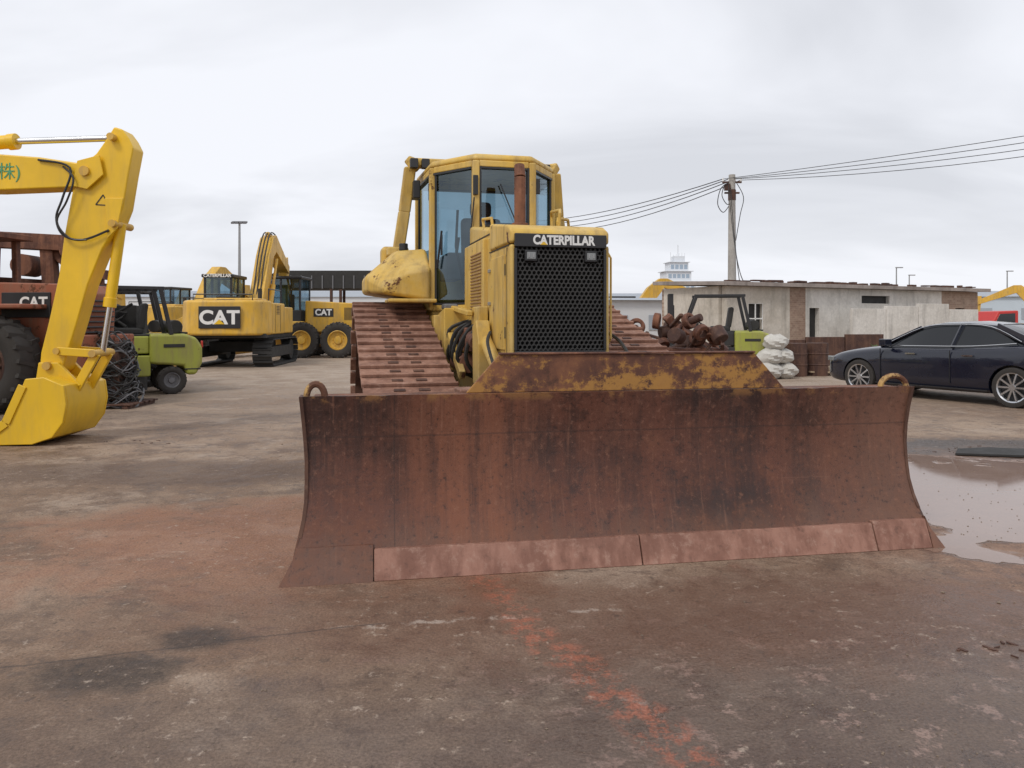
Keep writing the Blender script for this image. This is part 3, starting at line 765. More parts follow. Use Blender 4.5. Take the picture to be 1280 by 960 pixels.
def forklift(loc, rz, mat, dark=False):
    g = group('forklift', loc, rz)
    p = Part('counterweight', g, mat, .07, 4)
    pl = [(-1.22, .38), (-1.34, .62), (-1.34, .95), (-1.22, 1.14), (-1.0, 1.22), (-.35, 1.22), (-.35, .62), (-.42, .62), (-.50, .60), (-.60, .60), (-.98, .56), (-1.04, .38)]
    p.prism(pl, 'y', -.54, .54); p.done()
    p = Part('counterweight_slots', g, M['blk2'], .01)
    p.box((-1.33, 0, .80), (.04, .5, .14)); p.box((-.8, .545, .98), (.4, .012, .07)); p.box((-.8, -.545, .98), (.4, .012, .07)); p.box((-.95, 0, 1.23), (.3, .5, .04)); p.box((-1.15, 0, .50), (.3, 1.085, .03)); p.done()
    p = Part('body', g, M['blk2'] if dark else mat, .03); p.box((.28, 0, .58), (1.3, 1.0, .42)); p.box((-.1, 0, 1.0), (.50, .9, .35)); p.done()
    p = Part('floor_and_dash', g, M['blk2'], .02); p.box((.45, 0, .81), (.7, .9, .04)); p.box((.95, 0, .95), (.12, .95, .6)); p.box((-.1, 0, 1.19), (.55, .8, .05)); p.done()
    p = Part('seat', g, M['blk2'], .05, 3); p.box((-.02, 0, 1.27), (.5, .5, .14)); p.box((-.27, 0, 1.57), (.12, .48, .55), (0, -.15, 0)); p.done()
    p = Part('gas_cylinder', g, M['blk2'], .02); p.cyl((-.85, -.35, 1.36), (-.85, .35, 1.36), .14); p.done()
    p = Part('overhead_guard', g, M['blk'], .01)
    for y in (-.5, .5):
        p.beam((.95, y, 1.2), (.62, y, 2.12), .06, .08); p.beam((-.75, y, 1.2), (-.55, y, 2.12), .06, .08); p.beam((-.62, y, 2.14), (.68, y, 2.14), .06, .07)
    for i in range(8): p.beam((-.55 + i * .165, -.5, 2.15), (-.55 + i * .165, .5, 2.15), .03, .04)
    p.done()
    p = Part('steering_column', g, M['blk']); p.tube([(.82, 0, .9), (.55, 0, 1.42)], .03); p.lathe([(-.01, .15), (.01, .17), (.02, .15), (.01, .13), (-.01, .15)], (.54, 0, 1.44), (-.5, 0, .86)); p.done()
    p = Part('mast', g, M['blk'], .01)
    for y in (-.33, .33): p.box((1.28, y, 1.15), (.14, .08, 2.1))
    for z in (.3, 1.2, 2.15): p.box((1.28, 0, z), (.10, .74, .09))
    p.cyl((1.22, -.12, .3), (1.22, -.12, 1.9), .04); p.cyl((1.22, .12, .3), (1.22, .12, 1.9), .04); p.box((1.42, 0, .4), (.06, .95, .4)); p.done()
    p = Part('forks', g, M['steel'], .01)
    for y in (-.3, .3): p.box((1.47, y, .35), (.04, .12, .6)); p.prism([(1.47, .04), (2.45, .05), (2.45, .065), (1.47, .09)], 'y', y - .06, y + .06)
    p.done()
    for sg in (-1, 1):
        wheel('front_wheel', g, (.98, sg * .48, .34), .34, .22, (0, 1, 0), M['grey'], 14); wheel('rear_wheel', g, (-.76, sg * .46, .28), .28, .18, (0, 1, 0), M['grey'], 14)
    p = Part('tail_lamps', g, M['red'], .01)
    for y in (-.42, .42): p.box((-1.345, y, 1.0), (.03, .1, .14))
    p.done()
    return g
forklift((-7.8, 15.6, 0), R(212), M['lime'])
forklift((5.55, 20.6, 0), R(170), M['lime'], True)
forklift((-9.0, 17.6, 0), R(190), M['yel3'])

cp = group('cable_pile', (-6.95, 13.4, 0), 0)
p = Part('cables', cp, M['blk2']); p2 = Part('grey_cables', cp, M['grey'])
for i in range(85):
    tgt = p if i % 3 else p2
    z0 = .06 + 1.1 * (i / 85); rr = .42 * (1 - .4 * i / 85) * random.uniform(.7, 1.15)
    cx, cy = random.uniform(-.12, .12), random.uniform(-.1, .1); tx, ty = random.uniform(-.6, .6), random.uniform(-.6, .6)
    pts = []
    for k in range(17):
        t = 2 * math.pi * k / 16 + i
        pts.append((cx + rr * math.cos(t), cy + rr * math.sin(t), max(.02, z0 + tx * rr * math.cos(t) + ty * rr * math.sin(t) + .08 * math.sin(3 * t + i))))
    tgt.tube(pts, random.uniform(.009, .018), 5, 2)
p.done(); p2.done()
p = Part('pallet_base', cp, M['rustdk'], .01)
for i in range(6): p.box((0, -.45 + i * .18, .07), (1.1, .12, .03))
for x in (-.45, .45): p.box((x, 0, .025), (.1, 1.0, .05))
p.box((-.05, 0, .62), (.55, .5, 1.0)); p.done()

sp = group('scrap_pile', (3.0, 14.2, 0), 0)
p = Part('scrap_parts', sp, M['rust'], .02); q = Part('scrap_dark_parts', sp, M['rustdk'], .02)
for i in range(90):
    t = p if i % 2 else q
    x = random.uniform(-1.1, .9); y = random.uniform(-.7, .7); z = random.uniform(.2, 1.65) * (1 - abs(x) * .2)
    d = Vector((random.uniform(-1, 1), random.uniform(-1, 1), random.uniform(-.5, .5))).normalized()
    k = i % 4
    if k == 0: t.cyl(Vector((x, y, z)) - d * .12, Vector((x, y, z)) + d * .12, random.uniform(.07, .16))
    elif k == 1: t.lathe([(-.06, .08), (-.06, .15), (.06, .15), (.06, .08), (-.06, .08)], (x, y, z), d, 20)
    elif k == 2: t.beam(Vector((x, y, z)) - d * .35, Vector((x, y, z)) + d * .35, .07, .06)
    else: t.box((x, y, z), (.24, .2, .16), (random.random(), random.random(), random.random()))
p.box((-.1, 0, .5), (1.6, 1.0, 1.0)); p.done(); q.done()

# loose woven sacks piled up
wb = group('white_sacks', (6.75, 19.6, 0), R(12))
p = Part('sacks', wb, simple('woven_white', (.52, .50, .46), .9, 0, .3, 9, .5))
for (cx, cy, z0, sx, sz, rz_) in ((-.22, 0, 0, .36, .42, .2), (.28, .1, 0, .34, .40, 1.1), (.0, .3, 0, .4, .46, .5), (-.15, .05, .38, .34, .38, .9), (.22, .12, .40, .32, .36, .1), (.02, .1, .74, .33, .38, .6)):
    rings = []
    for j in range(9):
        v = j / 8; z = z0 + sz * v; s = sx * (max(.02, math.sin(math.pi * (v * .88 + .08))) ** .5)
        rings.append([Vector((cx + s * math.cos(t + rz_) * (1 + .12 * math.sin(3 * t + j + cx * 9)), cy + s * .8 * math.sin(t + rz_) * (1 + .12 * math.cos(4 * t + j * 2)), z + .03 * math.sin(2 * t + rz_ * 5) * v)) for t in [2 * math.pi * k / 24 for k in range(24)]])
    p.loft(rings)
p.done()
ob2 = group('oil_drums', (7.6, 20.6, 0), 0)
p = Part('drums', ob2, M['rustdk'])
for x, y in ((0, 0), (.65, .2)):
    p.lathe([(0, .001), (0, .29), (.28, .29), (.30, .305), (.32, .29), (.57, .29), (.59, .305), (.61, .29), (.88, .29), (.88, .27), (.86, .001)], (x, y, 0), (0, 0, 1), 28)
p.done()

pb = group('steel_plate_barrier', (9.6, 23.6, 0), R(8))
p = Part('plates', pb, M['rustdk'], .01)
for i in range(3): p.box((-1.3 + i * 1.3, 0, .45 + .04 * i), (1.27, .08, .9 + .08 * i))
for i in range(4): p.box((-1.95 + i * 1.3, .1, .45), (.08, .12, .9))
p.done()
pk = group('timber_planks', (8.6, 21.4, 0), R(-10))
p = Part('planks', pk, simple('weathered_timber', (.36, .27, .18), .85, 0, .4, 5, .3), .006)
for i in range(20): p.box((random.uniform(-.5, .5), random.uniform(-.7, .7), .04 + .045 * (i // 5)), (random.uniform(1.0, 2.4), .14, .04), (0, random.uniform(-.03, .03), random.uniform(-.35, .35)))
p.done()

# ------------------------------------------------------------------ CAR
cg = group('parked_car', (7.91, 14.475, 0), math.atan2(2.65, -1.42))
offv = Matrix.Rotation(math.atan2(2.65, -1.42), 3, 'Z') @ Vector((0, -.80, 0)); cg.location += offv
mc = NT('car_paint')
mc.out((.006, .008, .020), .22); mc.b.inputs['Coat Weight'].default_value = .7; mc.b.inputs['Coat Roughness'].default_value = .03
nn = mc.noise(2, 4); mc.l.new(mc.rng(nn, .3, .7, .2, .34), mc.b.inputs['Roughness'])
ST = [(-2.44, .48, .92, .62), (-2.38, .34, 1.02, .76), (-2.2, .26, 1.08, .86), (-1.9, .22, 1.10, .91), (-1.3, .20, 1.06, .935), (-.6, .19, 1.02, .935), (.1, .19, 1.00, .935), (.8, .19, .985, .935), (1.1, .19, .975, .93), (1.6, .20, .92, .925), (2.05, .21, .84, .89), (2.3, .24, .76, .80), (2.44, .30, .68, .66), (2.49, .38, .60, .5)]
body = Part('car_body_tmp', None, None, 0)
rings = []
for x, zb, zt, w in ST:
    m1 = zb + (zt - zb) * .30; m2 = zb + (zt - zb) * .68
    half = [(0, zt + .035), (w * .55, zt + .025), (w * .86, zt - .01), (w * .965, zt - .06), (w, m2), (w * .985, m1 + .05), (w * .99, m1 - .04), (w * .95, zb + .02), (w * .85, zb), (0, zb)]
    ring = [Vector((x, y, z)) for y, z in half] + [Vector((x, -y, z)) for y, z in half[-2:0:-1]]
    rings.append(ring)
body.loft(rings); tb = body.done()
sm = tb.modifiers.new('s', 'SUBSURF'); sm.levels = 2; sm.render_levels = 2
cut = Part('cut', None, None)
for x in (-1.5, 1.5):
    for sg in (-1, 1): cut.cyl((x, sg * .62, .335), (x, sg * 1.1, .335), .395, seg=40)
co = cut.done()
bo = tb.modifiers.new('b', 'BOOLEAN'); bo.operation = 'DIFFERENCE'; bo.object = co; bo.solver = 'EXACT'
dg = bpy.context.evaluated_depsgraph_get()
me = bpy.data.meshes.new_from_object(tb.evaluated_get(dg))
bpy.data.objects.remove(tb); bpy.data.objects.remove(co)
me.materials.clear(); me.materials.append(mc.m)
bd = bpy.data.objects.new('body', me); COL.objects.link(bd); bd.parent = cg
for pl in me.polygons: pl.use_smooth = True
if hasattr(me, 'set_sharp_from_angle'): me.set_sharp_from_angle(angle=R(40))
def gh(x, base, top, wb_, wt): return [Vector((x, y, z)) for y, z in ((wb_, base), (wt + .04, top - .10), (wt, top - .03), (wt * .7, top), (0, top + .01), (-wt * .7, top), (-wt, top - .03), (-wt - .04, top - .10), (-wb_, base))]
GS = [(1.12, .96, 1.0, .76, .74), (.75, .96, 1.19, .82, .68), (.28, .96, 1.40, .84, .62), (-.1, .97, 1.455, .85, .61), (-.6, .98, 1.465, .85, .61), (-1.1, 1.0, 1.42, .84, .59), (-1.6, 1.04, 1.25, .80, .62), (-2.05, 1.06, 1.10, .74, .68)]
p = Part('windows', cg, M['dglass']); p.loft([gh(*g_) for g_ in GS]); p.done()
p = Part('roof_panel', cg, mc.m)
rg = []
for (x, base, top, wb_, wt) in GS[2:6]:
    o = [(wt + .012, top - .055), (wt + .006, top - .022), (wt * .7, top + .006), (0, top + .018), (-wt * .7, top + .006), (-wt - .006, top - .022), (-wt - .012, top - .055)]
    rg.append([Vector((x, y, z)) for y, z in o] + [Vector((x, y * .97, z - .02)) for y, z in reversed(o)])
p.loft(rg); p.done()
p = Part('pillars', cg, mc.m, .008)
for sg in (-1, 1):
    p.beam((1.10, sg * .77, .98), (.30, sg * .65, 1.36), .05, .06); p.beam((-.42, sg * .855, .99), (-.50, sg * .655, 1.41), .035, .08)
    p.beam((-1.85, sg * .79, 1.07), (-1.1, sg * .625, 1.38), .05, .14)
p.done()
p = Part('chrome_trim', cg, M['chrome'])
for sg in (-1, 1):
    p.tube([(1.0, sg * .865, 1.0), (.1, sg * .892, 1.012), (-.8, sg * .89, 1.035), (-1.55, sg * .86, 1.10)], .009, 6, 4)
    p.tube([(.95, sg * .80, 1.03), (.28, sg * .675, 1.355), (-.3, sg * .665, 1.42), (-1.0, sg * .655, 1.385), (-1.6, sg * .80, 1.13)], .008, 6, 4)
    for x in (-.75, .35): p.box((x, sg * .945, .86), (.2, .02, .025))
p.done()
p = Part('wing_mirrors', cg, mc.m, .03, 3)
for sg in (-1, 1): p.box((.82, sg * 1.02, 1.06), (.14, .22, .14)); p.box((.82, sg * .9, 1.01), (.06, .14, .04))
p.done()
p = Part('door_seams', cg, M['blk'])
for sg in (-1, 1):
    for x in (1.0, -.42): p.box((x, sg * .931, .64), (.008, .02, .60))
    p.box((0, sg * .925, .26), (2.2, .03, .02))
p.done()
p = Part('lamps', cg, M['lamp'], .02)
for sg in (-1, 1): p.box((2.27, sg * .68, .68), (.28, .2, .10), (0, 0, -sg * .5))
p.done()
p = Part('tail_lamps', cg, M['red'], .02)
for sg in (-1, 1): p.box((-2.33, sg * .66, .92), (.16, .36, .12), (0, 0, sg * .25))
p.done()
for x in (-1.5, 1.5):
    for sg in (-1, 1):
        c0 = Vector((x, sg * .81, .345))
        t = Part('tyre', cg, M['rub']); t.lathe([(-.11, .255), (-.12, .29), (-.11, .335), (-.08, .345), (.08, .345), (.11, .335), (.12, .29), (.11, .255)], c0, (0, 1, 0), 40); t.done()
        t = Part('wheel_rim', cg, M['rim']); t.lathe([(sg * .112, .258), (sg * .10, .236), (sg * .02, .228)], c0, (0, 1, 0), 40)
        for k in range(10):
            a = 2 * math.pi * k / 10; dd = Vector((math.cos(a), 0, math.sin(a)))
            t.beam(c0 + Vector((0, sg * .085, 0)) + dd * .04, c0 + Vector((0, sg * .10, 0)) + dd * .238, .022, .03)
        t.cyl(c0 + Vector((0, sg * .06, 0)), c0 + Vector((0, sg * .105, 0)), .055); t.done()
        t = Part('brake_and_hub', cg, M['blk']); t.cyl(c0 + Vector((0, sg * .0, 0)), c0 + Vector((0, sg * .03, 0)), .22); t.done()

# ------------------------------------------------------------------ SETTING
def wallmat(name, a, b, brick=False):
    m = NT(name); n1 = m.noise(.7, 6, .7); n2 = m.noise(12, 6, .7); st = m.noise(1, 6, .7, vec=m.mapv((3, 3, .5)))
    c = m.mix(m.rng(n1, .35, .65), a, b)
    if brick:
        br = m.n.new('ShaderNodeTexBrick'); m.l.new(m.mapv((1, 1, 1), rot=(R(90), 0, 0)), br.inputs[0])
        br.inputs['Scale'].default_value = 3.2; br.inputs['Color1'].default_value = (.9, .85, .8, 1); br.inputs['Color2'].default_value = (.6, .5, .45, 1); br.inputs['Mortar'].default_value = (1.1, 1.1, 1.1, 1)
        br.inputs['Mortar Size'].default_value = .012
        c = m.mix(.8, c, br.outputs[0], 'MULTIPLY')
    c = m.mix(m.rng(st, .48, .72, 0, .55), c, tuple(x * .5 for x in a)); c = m.mix(m.rng(n2, .3, .7, .0, .2), c, (.1, .09, .08))
    m.bump(n2, .3, .01); return m.out(c, .9)
W1 = wallmat('render_wall', (.50, .45, .38), (.64, .59, .52)); W2 = wallmat('brick_wall', (.36, .26, .20), (.44, .34, .27), True)
W3 = wallmat('whitewash_wall', (.60, .57, .52), (.74, .71, .66))
ang = .46
hb = group('low_brick_building', (7.45, 27.0, 0), ang)
L = 14.0; DP = 3.2
p = Part('walls', hb, W1, 0)
def wall_open(p, x0, x1, z1, opens, y=0, th=.25):
    xs = sorted(opens); cur = x0
    for (a, b, c, d) in xs:
        if a > cur: p.box(((cur + a) / 2, y, z1 / 2), (a - cur, th, z1))
        if c > 0: p.box(((a + b) / 2, y, c / 2), (b - a, th, c))
        p.box(((a + b) / 2, y, (d + z1) / 2), (b - a, th, z1 - d)); cur = b
    if x1 > cur: p.box(((cur + x1) / 2, y, z1 / 2), (x1 - cur, th, z1))
wall_open(p, 0, 3.0, 2.7, [(1.0, 1.7, 1.0, 2.1)]); p.done()
p = Part('front_wall_middle', hb, W3); wall_open(p, 3.8, 11.6, 2.7, [(6.8, 8.4, 2.15, 2.45), (4.0, 4.5, .0, 1.95)]); p.done()
p = Part('brick_end_wall', hb, W2); wall_open(p, 3.0, 3.8, 2.703, [], .003); wall_open(p, 11.6, L, 2.7, [(12.5, 13.1, 1.2, 2.0)]); p.box((L, DP / 2 + .1, 1.35), (.25, DP - .1, 2.7)); p.box((L / 2, DP + .2, 1.35), (L, .25, 2.7)); p.done()
p = Part('side_wall', hb, W1); p.box((.0, DP / 2 + .1, 1.35), (.25, DP - .1, 2.7)); p.done()
p = Part('flat_roof', hb, wallmat('roof_slab', (.26, .22, .20), (.38, .33, .30)), .01); p.prism([(-.45, 2.70), (-.45, 2.84), (DP + .4, 3.0), (DP + .4, 2.86)], 'x', -.4, L + .4); p.done()
p = Part('roof_debris', hb, M['rustdk'], .01)
for i in range(45): p.box((random.uniform(0, L), random.uniform(-.2, .5), 2.88 + random.random() * .04), (random.uniform(.1, .7), .2, random.uniform(.04, .12)), (0, 0, random.uniform(-.3, .3)))
p.done()
p = Part('window_and_door_panels', hb, M['blk2'], .01); p.box((1.35, .06, 1.55), (.7, .05, 1.1)); p.box((7.6, .06, 2.3), (1.6, .05, .3)); p.box((4.25, .08, .98), (.5, .04, 1.95)); p.box((12.8, .06, 1.6), (.6, .05, .8)); p.done()  # solid dull black panels filling the window and door openings
p = Part('window_bars', hb, M['white'])
for x in (1.0, 1.35, 1.7): p.box((x, -.10, 1.55), (.04, .03, 1.1))
for z in (1.0, 1.55, 2.1): p.box((1.35, -.10, z), (.74, .03, .04))
p.done()
cw = group('concrete_wall', (12.6, 27.2, 0), R(24))
p = Part('wall_panels', cw, W3, .01)
for i in range(4): p.box((i * 1.65, 0, .95 + .05 * (i % 3)), (1.62, .12, 1.9 + .1 * (i % 3)))
p.done()
wd = group('weeds', (11.3, 24.0, 0), 0)
p = Part('weed_leaves', wd, simple('weed_green', (.07, .11, .035), .7, 0, .5))
for i in range(900):
    x = random.gauss(0, .55); y = random.gauss(0, .3); z = random.random() ** 1.3 * .75 * math.exp(-x * x)
    d = Vector((random.uniform(-1, 1), random.uniform(-1, 1), random.uniform(.1, 1))).normalized() * random.uniform(.06, .14); w = d.orthogonal().normalized() * .02
    o = Vector((x, y, z)); p.add([o - w, o + w, o + d + w * .3, o + d - w * .3], [(0, 1, 2, 3)])
p.done(False)

conc = wallmat('pole_concrete', (.36, .34, .31), (.46, .44, .41))
up = group('utility_pole', (10.3, 36, 0), 0)
p = Part('pole', up, conc); p.cyl((0, 0, 0), (0, 0, 8.3), .22, .15, 20); p.done()
p = Part('crossarms', up, M['rustdk'], .01); p.box((0, 0, 7.95), (.9, .10, .08)); p.box((0, 0, 7.45), (.7, .10, .08)); p.cyl((0, 0, 7.1), (0, 0, 7.6), .18); p.box((-.25, -.1, 7.7), (.25, .2, .3)); p.done()
p = Part('insulators', up, M['white'])
for x in (-.42, -.15, .15, .42): p.cyl((x, 0, 7.99), (x, 0, 8.15), .045, .03, 10)
p.done()
u2 = group('utility_pole', (1.0, 64, 0), 0); p = Part('pole', u2, conc); p.cyl((0, 0, 0), (0, 0, 9.8), .20, .13, 20); p.done()
u3 = group('utility_pole', (30.5, 22, 0), 0); p = Part('pole', u3, conc); p.cyl((0, 0, 0), (0, 0, 9.6), .20, .13, 20); p.done()
pwl = group('power_lines', (0, 0, 0), 0)
p = Part('wires', pwl, M['blk2'])
def wire(a, b, sag, r=.018, n=14):
    a = Vector(a); b = Vector(b); p.tube([a.lerp(b, i / n) - Vector((0, 0, sag * 4 * (i / n) * (1 - i / n))) for i in range(n + 1)], r, 5)
for i, (x, z) in enumerate(((-.42, 8.1), (-.15, 8.1), (.15, 8.1), (.42, 8.05))):
    wire((10.3 + x, 36, z), (30.5, 22 + x, 9.5 - .12 * i), .25 + .16 * i, .014); wire((10.3 + x, 36, z), (1.0 + x, 64, 9.7 - .25 * i), .5 + .12 * i, .022)
wire((10.2, 35.9, 7.7), (9.2, 31, 2.9), .4); wire((10.1, 35.9, 7.9), (8.6, 28.5, 2.9), .9)
p.tube([(10.1, 35.8, 7.9), (9.7, 35.7, 7.6), (9.55, 35.7, 6.9), (9.8, 35.7, 6.5), (10.1, 35.8, 6.8)], .02, 5, 6)
p.tube([(10.45, 35.8, 7.9), (10.75, 35.7, 7.2), (10.6, 35.7, 6.4), (10.42, 35.8, 5.2)], .018, 5, 6)
p.tube([(9.9, 35.8, 7.8), (9.75, 35.7, 7.3), (9.95, 35.7, 6.9), (10.15, 35.8, 6.9)], .02, 5, 6)
p.done()

sl = group('street_lamp', (-31.9, 90, 0), 0)
p = Part('mast', sl, M['steel']); p.cyl((0, 0, 0), (0, 0, 13), .22, .12, 14); p.done()
p = Part('lamp_heads', sl, M['grey'], .02); p.box((0, 0, 13.0), (1.5, .25, .12))
for x in (-.7, -.25, .25, .7): p.box((x, -.1, 12.9), (.4, .5, .2), (.4, 0, 0))
p.done()
for x, y, h in ((55, 110, 9), (62, 120, 8.5), (76, 118, 9)):
    g_ = group('street_lamp', (x, y, 0), 0); p = Part('mast', g_, M['steel']); p.cyl((0, 0, 0), (0, 0, h), .12, .08, 10); p.box((.4, 0, h), (1.0, .25, .14)); p.done()

tw = group('harbour_office_tower', (46, 215, 0), R(5))
wh = simple('hazed_tower_white', (.68, .71, .75), .8, 0, .05)  # distance haze put into the colour: white made paler and softer
p = Part('tower_storeys', tw, wh, .05)
p.box((0, 0, 6), (8.5, 8, 12)); p.box((-.3, 0, 13.4), (7.0, 6.5, 2.8)); p.box((0, 0, 16.1), (5.2, 5, 2.6)); p.box((.4, 0, 18.4), (3.0, 3, 1.8)); p.cyl((.4, 0, 19), (.4, 0, 22.5), .12)
p.done()
p = Part('window_bands', tw, simple('hazed_tower_glass', (.33, .41, .50), .5))  # window colour lightened to carry the haze, low contrast to the walls
for z, w, d in ((4, 9.6, 8.1), (7.5, 9.6, 8.1), (10.6, 9.6, 8.1)):
    for i in range(6): p.box((-3.4 + i * 1.33, 0, z), (.85, d, 1.2))
for i in range(5): p.box((-2.8 + i * 1.24, 0, 13.6), (.9, 6.6, 1.1))
for i in range(4): p.box((-1.9 + i * 1.25, 0, 16.2), (.9, 5.1, 1.2))
p.done()
p = Part('balcony_rails', tw, wh); p.box((-.3, 0, 14.95), (8, 7.4, .2)); p.box((0, 0, 12.1), (9.2, 8.6, .2)); p.box((0, 0, 17.5), (6.0, 5.8, .16))
for i in range(6): p.cyl((-2 + i * .8, -1, 17), (-2 + i * .8, -1, 19.2 + 1.2 * random.random()), .07, seg=6)
p.done()

def shed(name, x, y, w, d, h, mat, rz=0, gable=.8, roofm=None):
    g_ = group(name, (x, y, 0), rz)
    p = Part('walls', g_, mat); p.box((0, 0, h / 2), (w, d, h)); p.done()
    p = Part('roof', g_, roofm or M['roofg']); p.prism([(-d / 2 - .3, h), (0, h + gable), (d / 2 + .3, h)], 'x', -w / 2 - .3, w / 2 + .3); p.done()
    p = Part('doors_and_windows', g_, M['roofg']); n = max(2, int(w / 4))
    for i in range(n): p.box((-w / 2 + (i + .5) * w / n, -d / 2 - .02, h * .55), (w / n * .35, .06, h * .3))
    p.done()
M['roofg'] = simple('roof_sheet', (.33, .36, .40), .6, 0, .15, 1)
bw = simple('blue_white_cladding', (.50, .57, .63), .6, 0, .1, .6); gw = simple('pale_cladding', (.60, .61, .62), .6, 0, .1, .5)
shed('warehouse', 58, 84, 30, 12, 3.9, bw, R(-8)); shed('warehouse', 19, 66, 12, 7, 2.9, gw, R(6), .5); shed('warehouse', 10.2, 60, 5.0, 4, 3.0, wh, R(-4), .4)
shed('warehouse', -48, 130, 60, 14, 5.2, gw, 0, 1.2); shed('warehouse', 8, 150, 50, 14, 5.5, bw, 0, 1.2); shed('warehouse', 90, 150, 60, 14, 6, gw, 0, 1.0); shed('warehouse', -110, 150, 60, 14, 6, bw, 0, 1.0)
shed('portable_cabin', 6.2, 40, 3.4, 2.4, 2.5, gw, R(8), .15)

rt = group('red_pickup_truck', (26.5, 41, 0), R(190))
p = Part('truck_cab', rt, M['red'], .06, 3); p.prism([(.2, .6), (2.6, .6), (2.6, 1.15), (1.8, 1.3), (1.4, 1.95), (.2, 2.0)], 'y', -.85, .85); p.done()
p = Part('truck_bed', rt, M['red'], .03); p.box((-1.3, 0, .95), (2.9, 1.7, .7)); p.done()
p = Part('truck_windows', rt, M['dglass'], .02); p.prism([(.4, 1.3), (1.62, 1.3), (1.32, 1.82), (.4, 1.86)], 'y', -.86, .86); p.done()
for x in (-1.7, 1.8):
    for sg in (-1, 1): wheel('wheel', rt, (x, sg * .8, .38), .38, .25, (0, 1, 0), M['steel'])

# ------------------------------------------------------------------ GROUND
m = NT('yard_ground')
xx, yy_, zz_ = m.sep()
nb = m.noise(.28, 6, .62, dist=.6); nm = m.noise(1.3, 6, .68, dist=.3); nf = m.noise(14, 6, .72); ng = m.noise(75, 4, .7); n5 = m.noise(4.5, 6, .76, dist=.4)
c = m.mix(m.rng(nb, .38, .62), (.190, .120, .078), (.330, .240, .172))
c = m.mix(m.rng(nm, .44, .60, 0, .7), c, (.135, .086, .060))
c = m.mix(m.rng(n5, .50, .62, 0, .6), c, (.30, .215, .155))
c = m.mix(m.rng(n5, .47, .36, 0, .7), c, (.10, .065, .047))
c = m.mix(m.rng(m.noise(.6, 6, .75, vec=m.mapv((1, 1, 1), (9, 4, 0))), .52, .64, 0, .65), c, (.39, .30, .23))
drk = m.noise(.85, 6, .8, vec=m.mapv((1, 1.6, 1), (3, 7, 0)), dist=.5)
c = m.mix(m.rng(drk, .56, .64, 0, .6), c, (.095, .064, .050))
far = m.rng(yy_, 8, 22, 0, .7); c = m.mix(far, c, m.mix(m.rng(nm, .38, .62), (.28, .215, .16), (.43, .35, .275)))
def ell(cx, cy, rx, ry, amp=.5, nscale=None, e=.25):
    v = m.mapv((1 / rx, 1 / ry, 0), (-cx / rx, -cy / ry, 0))
    n = m.n.new('ShaderNodeVectorMath'); n.operation = 'LENGTH'; m.l.new(v, n.inputs[0])
    d = m.math('ADD', n.outputs['Value'], m.math('MULTIPLY', m.math('SUBTRACT', nscale or nm, .5), amp * 2))
    return m.rng(d, 1 + e, 1 - e)
wet = ell(2.0, 2.7, 2.3, 1.6, 1.2, nm, .35)
c = m.mix(m.math('MULTIPLY', wet, .68), c, (.085, .062, .054))
chip = m.math('MULTIPLY', wet, m.rng(m.noise(5.5, 6, .8, vec=m.mapv((1, 1, 1), (3, 8, 0))), .55, .61)); c = m.mix(m.math('MULTIPLY', chip, .65), c, (.34, .23, .19))
wet2 = ell(5.4, 8.9, 2.0, .9, .8, nm, .2); c = m.mix(m.math('MULTIPLY', wet2, .85), c, (.055, .042, .037))
wet3 = ell(-3.4, 7.6, 2.0, .55, 1.0, nm, .4); c = m.mix(m.math('MULTIPLY', wet3, .6), c, (.10, .065, .05))
wet4 = ell(-.9, 2.6, 1.5, .5, 1.0, nm, .5); c = m.mix(m.math('MULTIPLY', wet4, .5), c, (.11, .078, .064))
mud = ell(4.2, 6.0, 2.4, 2.6, .7, nm, .3); c = m.mix(m.math('MULTIPLY', mud, .75), c, m.mix(m.rng(n5, .4, .6), (.15, .085, .06), (.27, .16, .11)))
red = ell(-1.4, 5.3, 1.9, 1.1, 1.2, nm, .4); c = m.mix(m.math('MULTIPLY', red, .65), c, (.28, .125, .07))
base_red = ell(1.0, 3.9, 2.9, .6, .9, nm, .5); c = m.mix(m.math('MULTIPLY', base_red, .65), c, (.15, .078, .05))
pud = ell(4.7, 6.3, 2.0, 2.0, .85, m.noise(1.1, 4, .5), .04)
nst = m.noise(4, 5)
s1 = m.math('MAXIMUM', ell(-1.72, 3.25, .32, .19, .8, nst, .35), ell(-1.5, 3.62, .22, .13, .8, nst, .35))
c = m.mix(m.math('MULTIPLY', s1, m.rng(nf, .3, .6, .9, .65)), c, (.042, .032, .028))
def line(x0, y0, x1, y1, w, amp, nz, e):
    dx, dy = x1 - x0, y1 - y0; Ln = math.hypot(dx, dy); nx, ny = -dy / Ln, dx / Ln; tx, ty = dx / Ln, dy / Ln
    d = m.math('ADD', m.math('MULTIPLY', m.math('SUBTRACT', xx, x0), nx), m.math('MULTIPLY', m.math('SUBTRACT', yy_, y0), ny))
    t = m.math('ADD', m.math('MULTIPLY', m.math('SUBTRACT', xx, x0), tx), m.math('MULTIPLY', m.math('SUBTRACT', yy_, y0), ty))
    d = m.math('ABSOLUTE', m.math('ADD', d, m.math('MULTIPLY', m.math('SUBTRACT', nz, .5), amp)))
    k = m.rng(d, w + e, w)
    k = m.math('MULTIPLY', k, m.rng(t, -.05, .1)); return m.math('MULTIPLY', k, m.rng(t, Ln + .05, Ln - .1))
brk = m.rng(m.noise(9, 6, .8), .46, .58)
k = m.math('MULTIPLY', line(-.25, 4.5, .68, 2.45, .05, .35, nm, .10), brk); c = m.mix(m.math('MULTIPLY', k, .7), c, (.36, .12, .07))
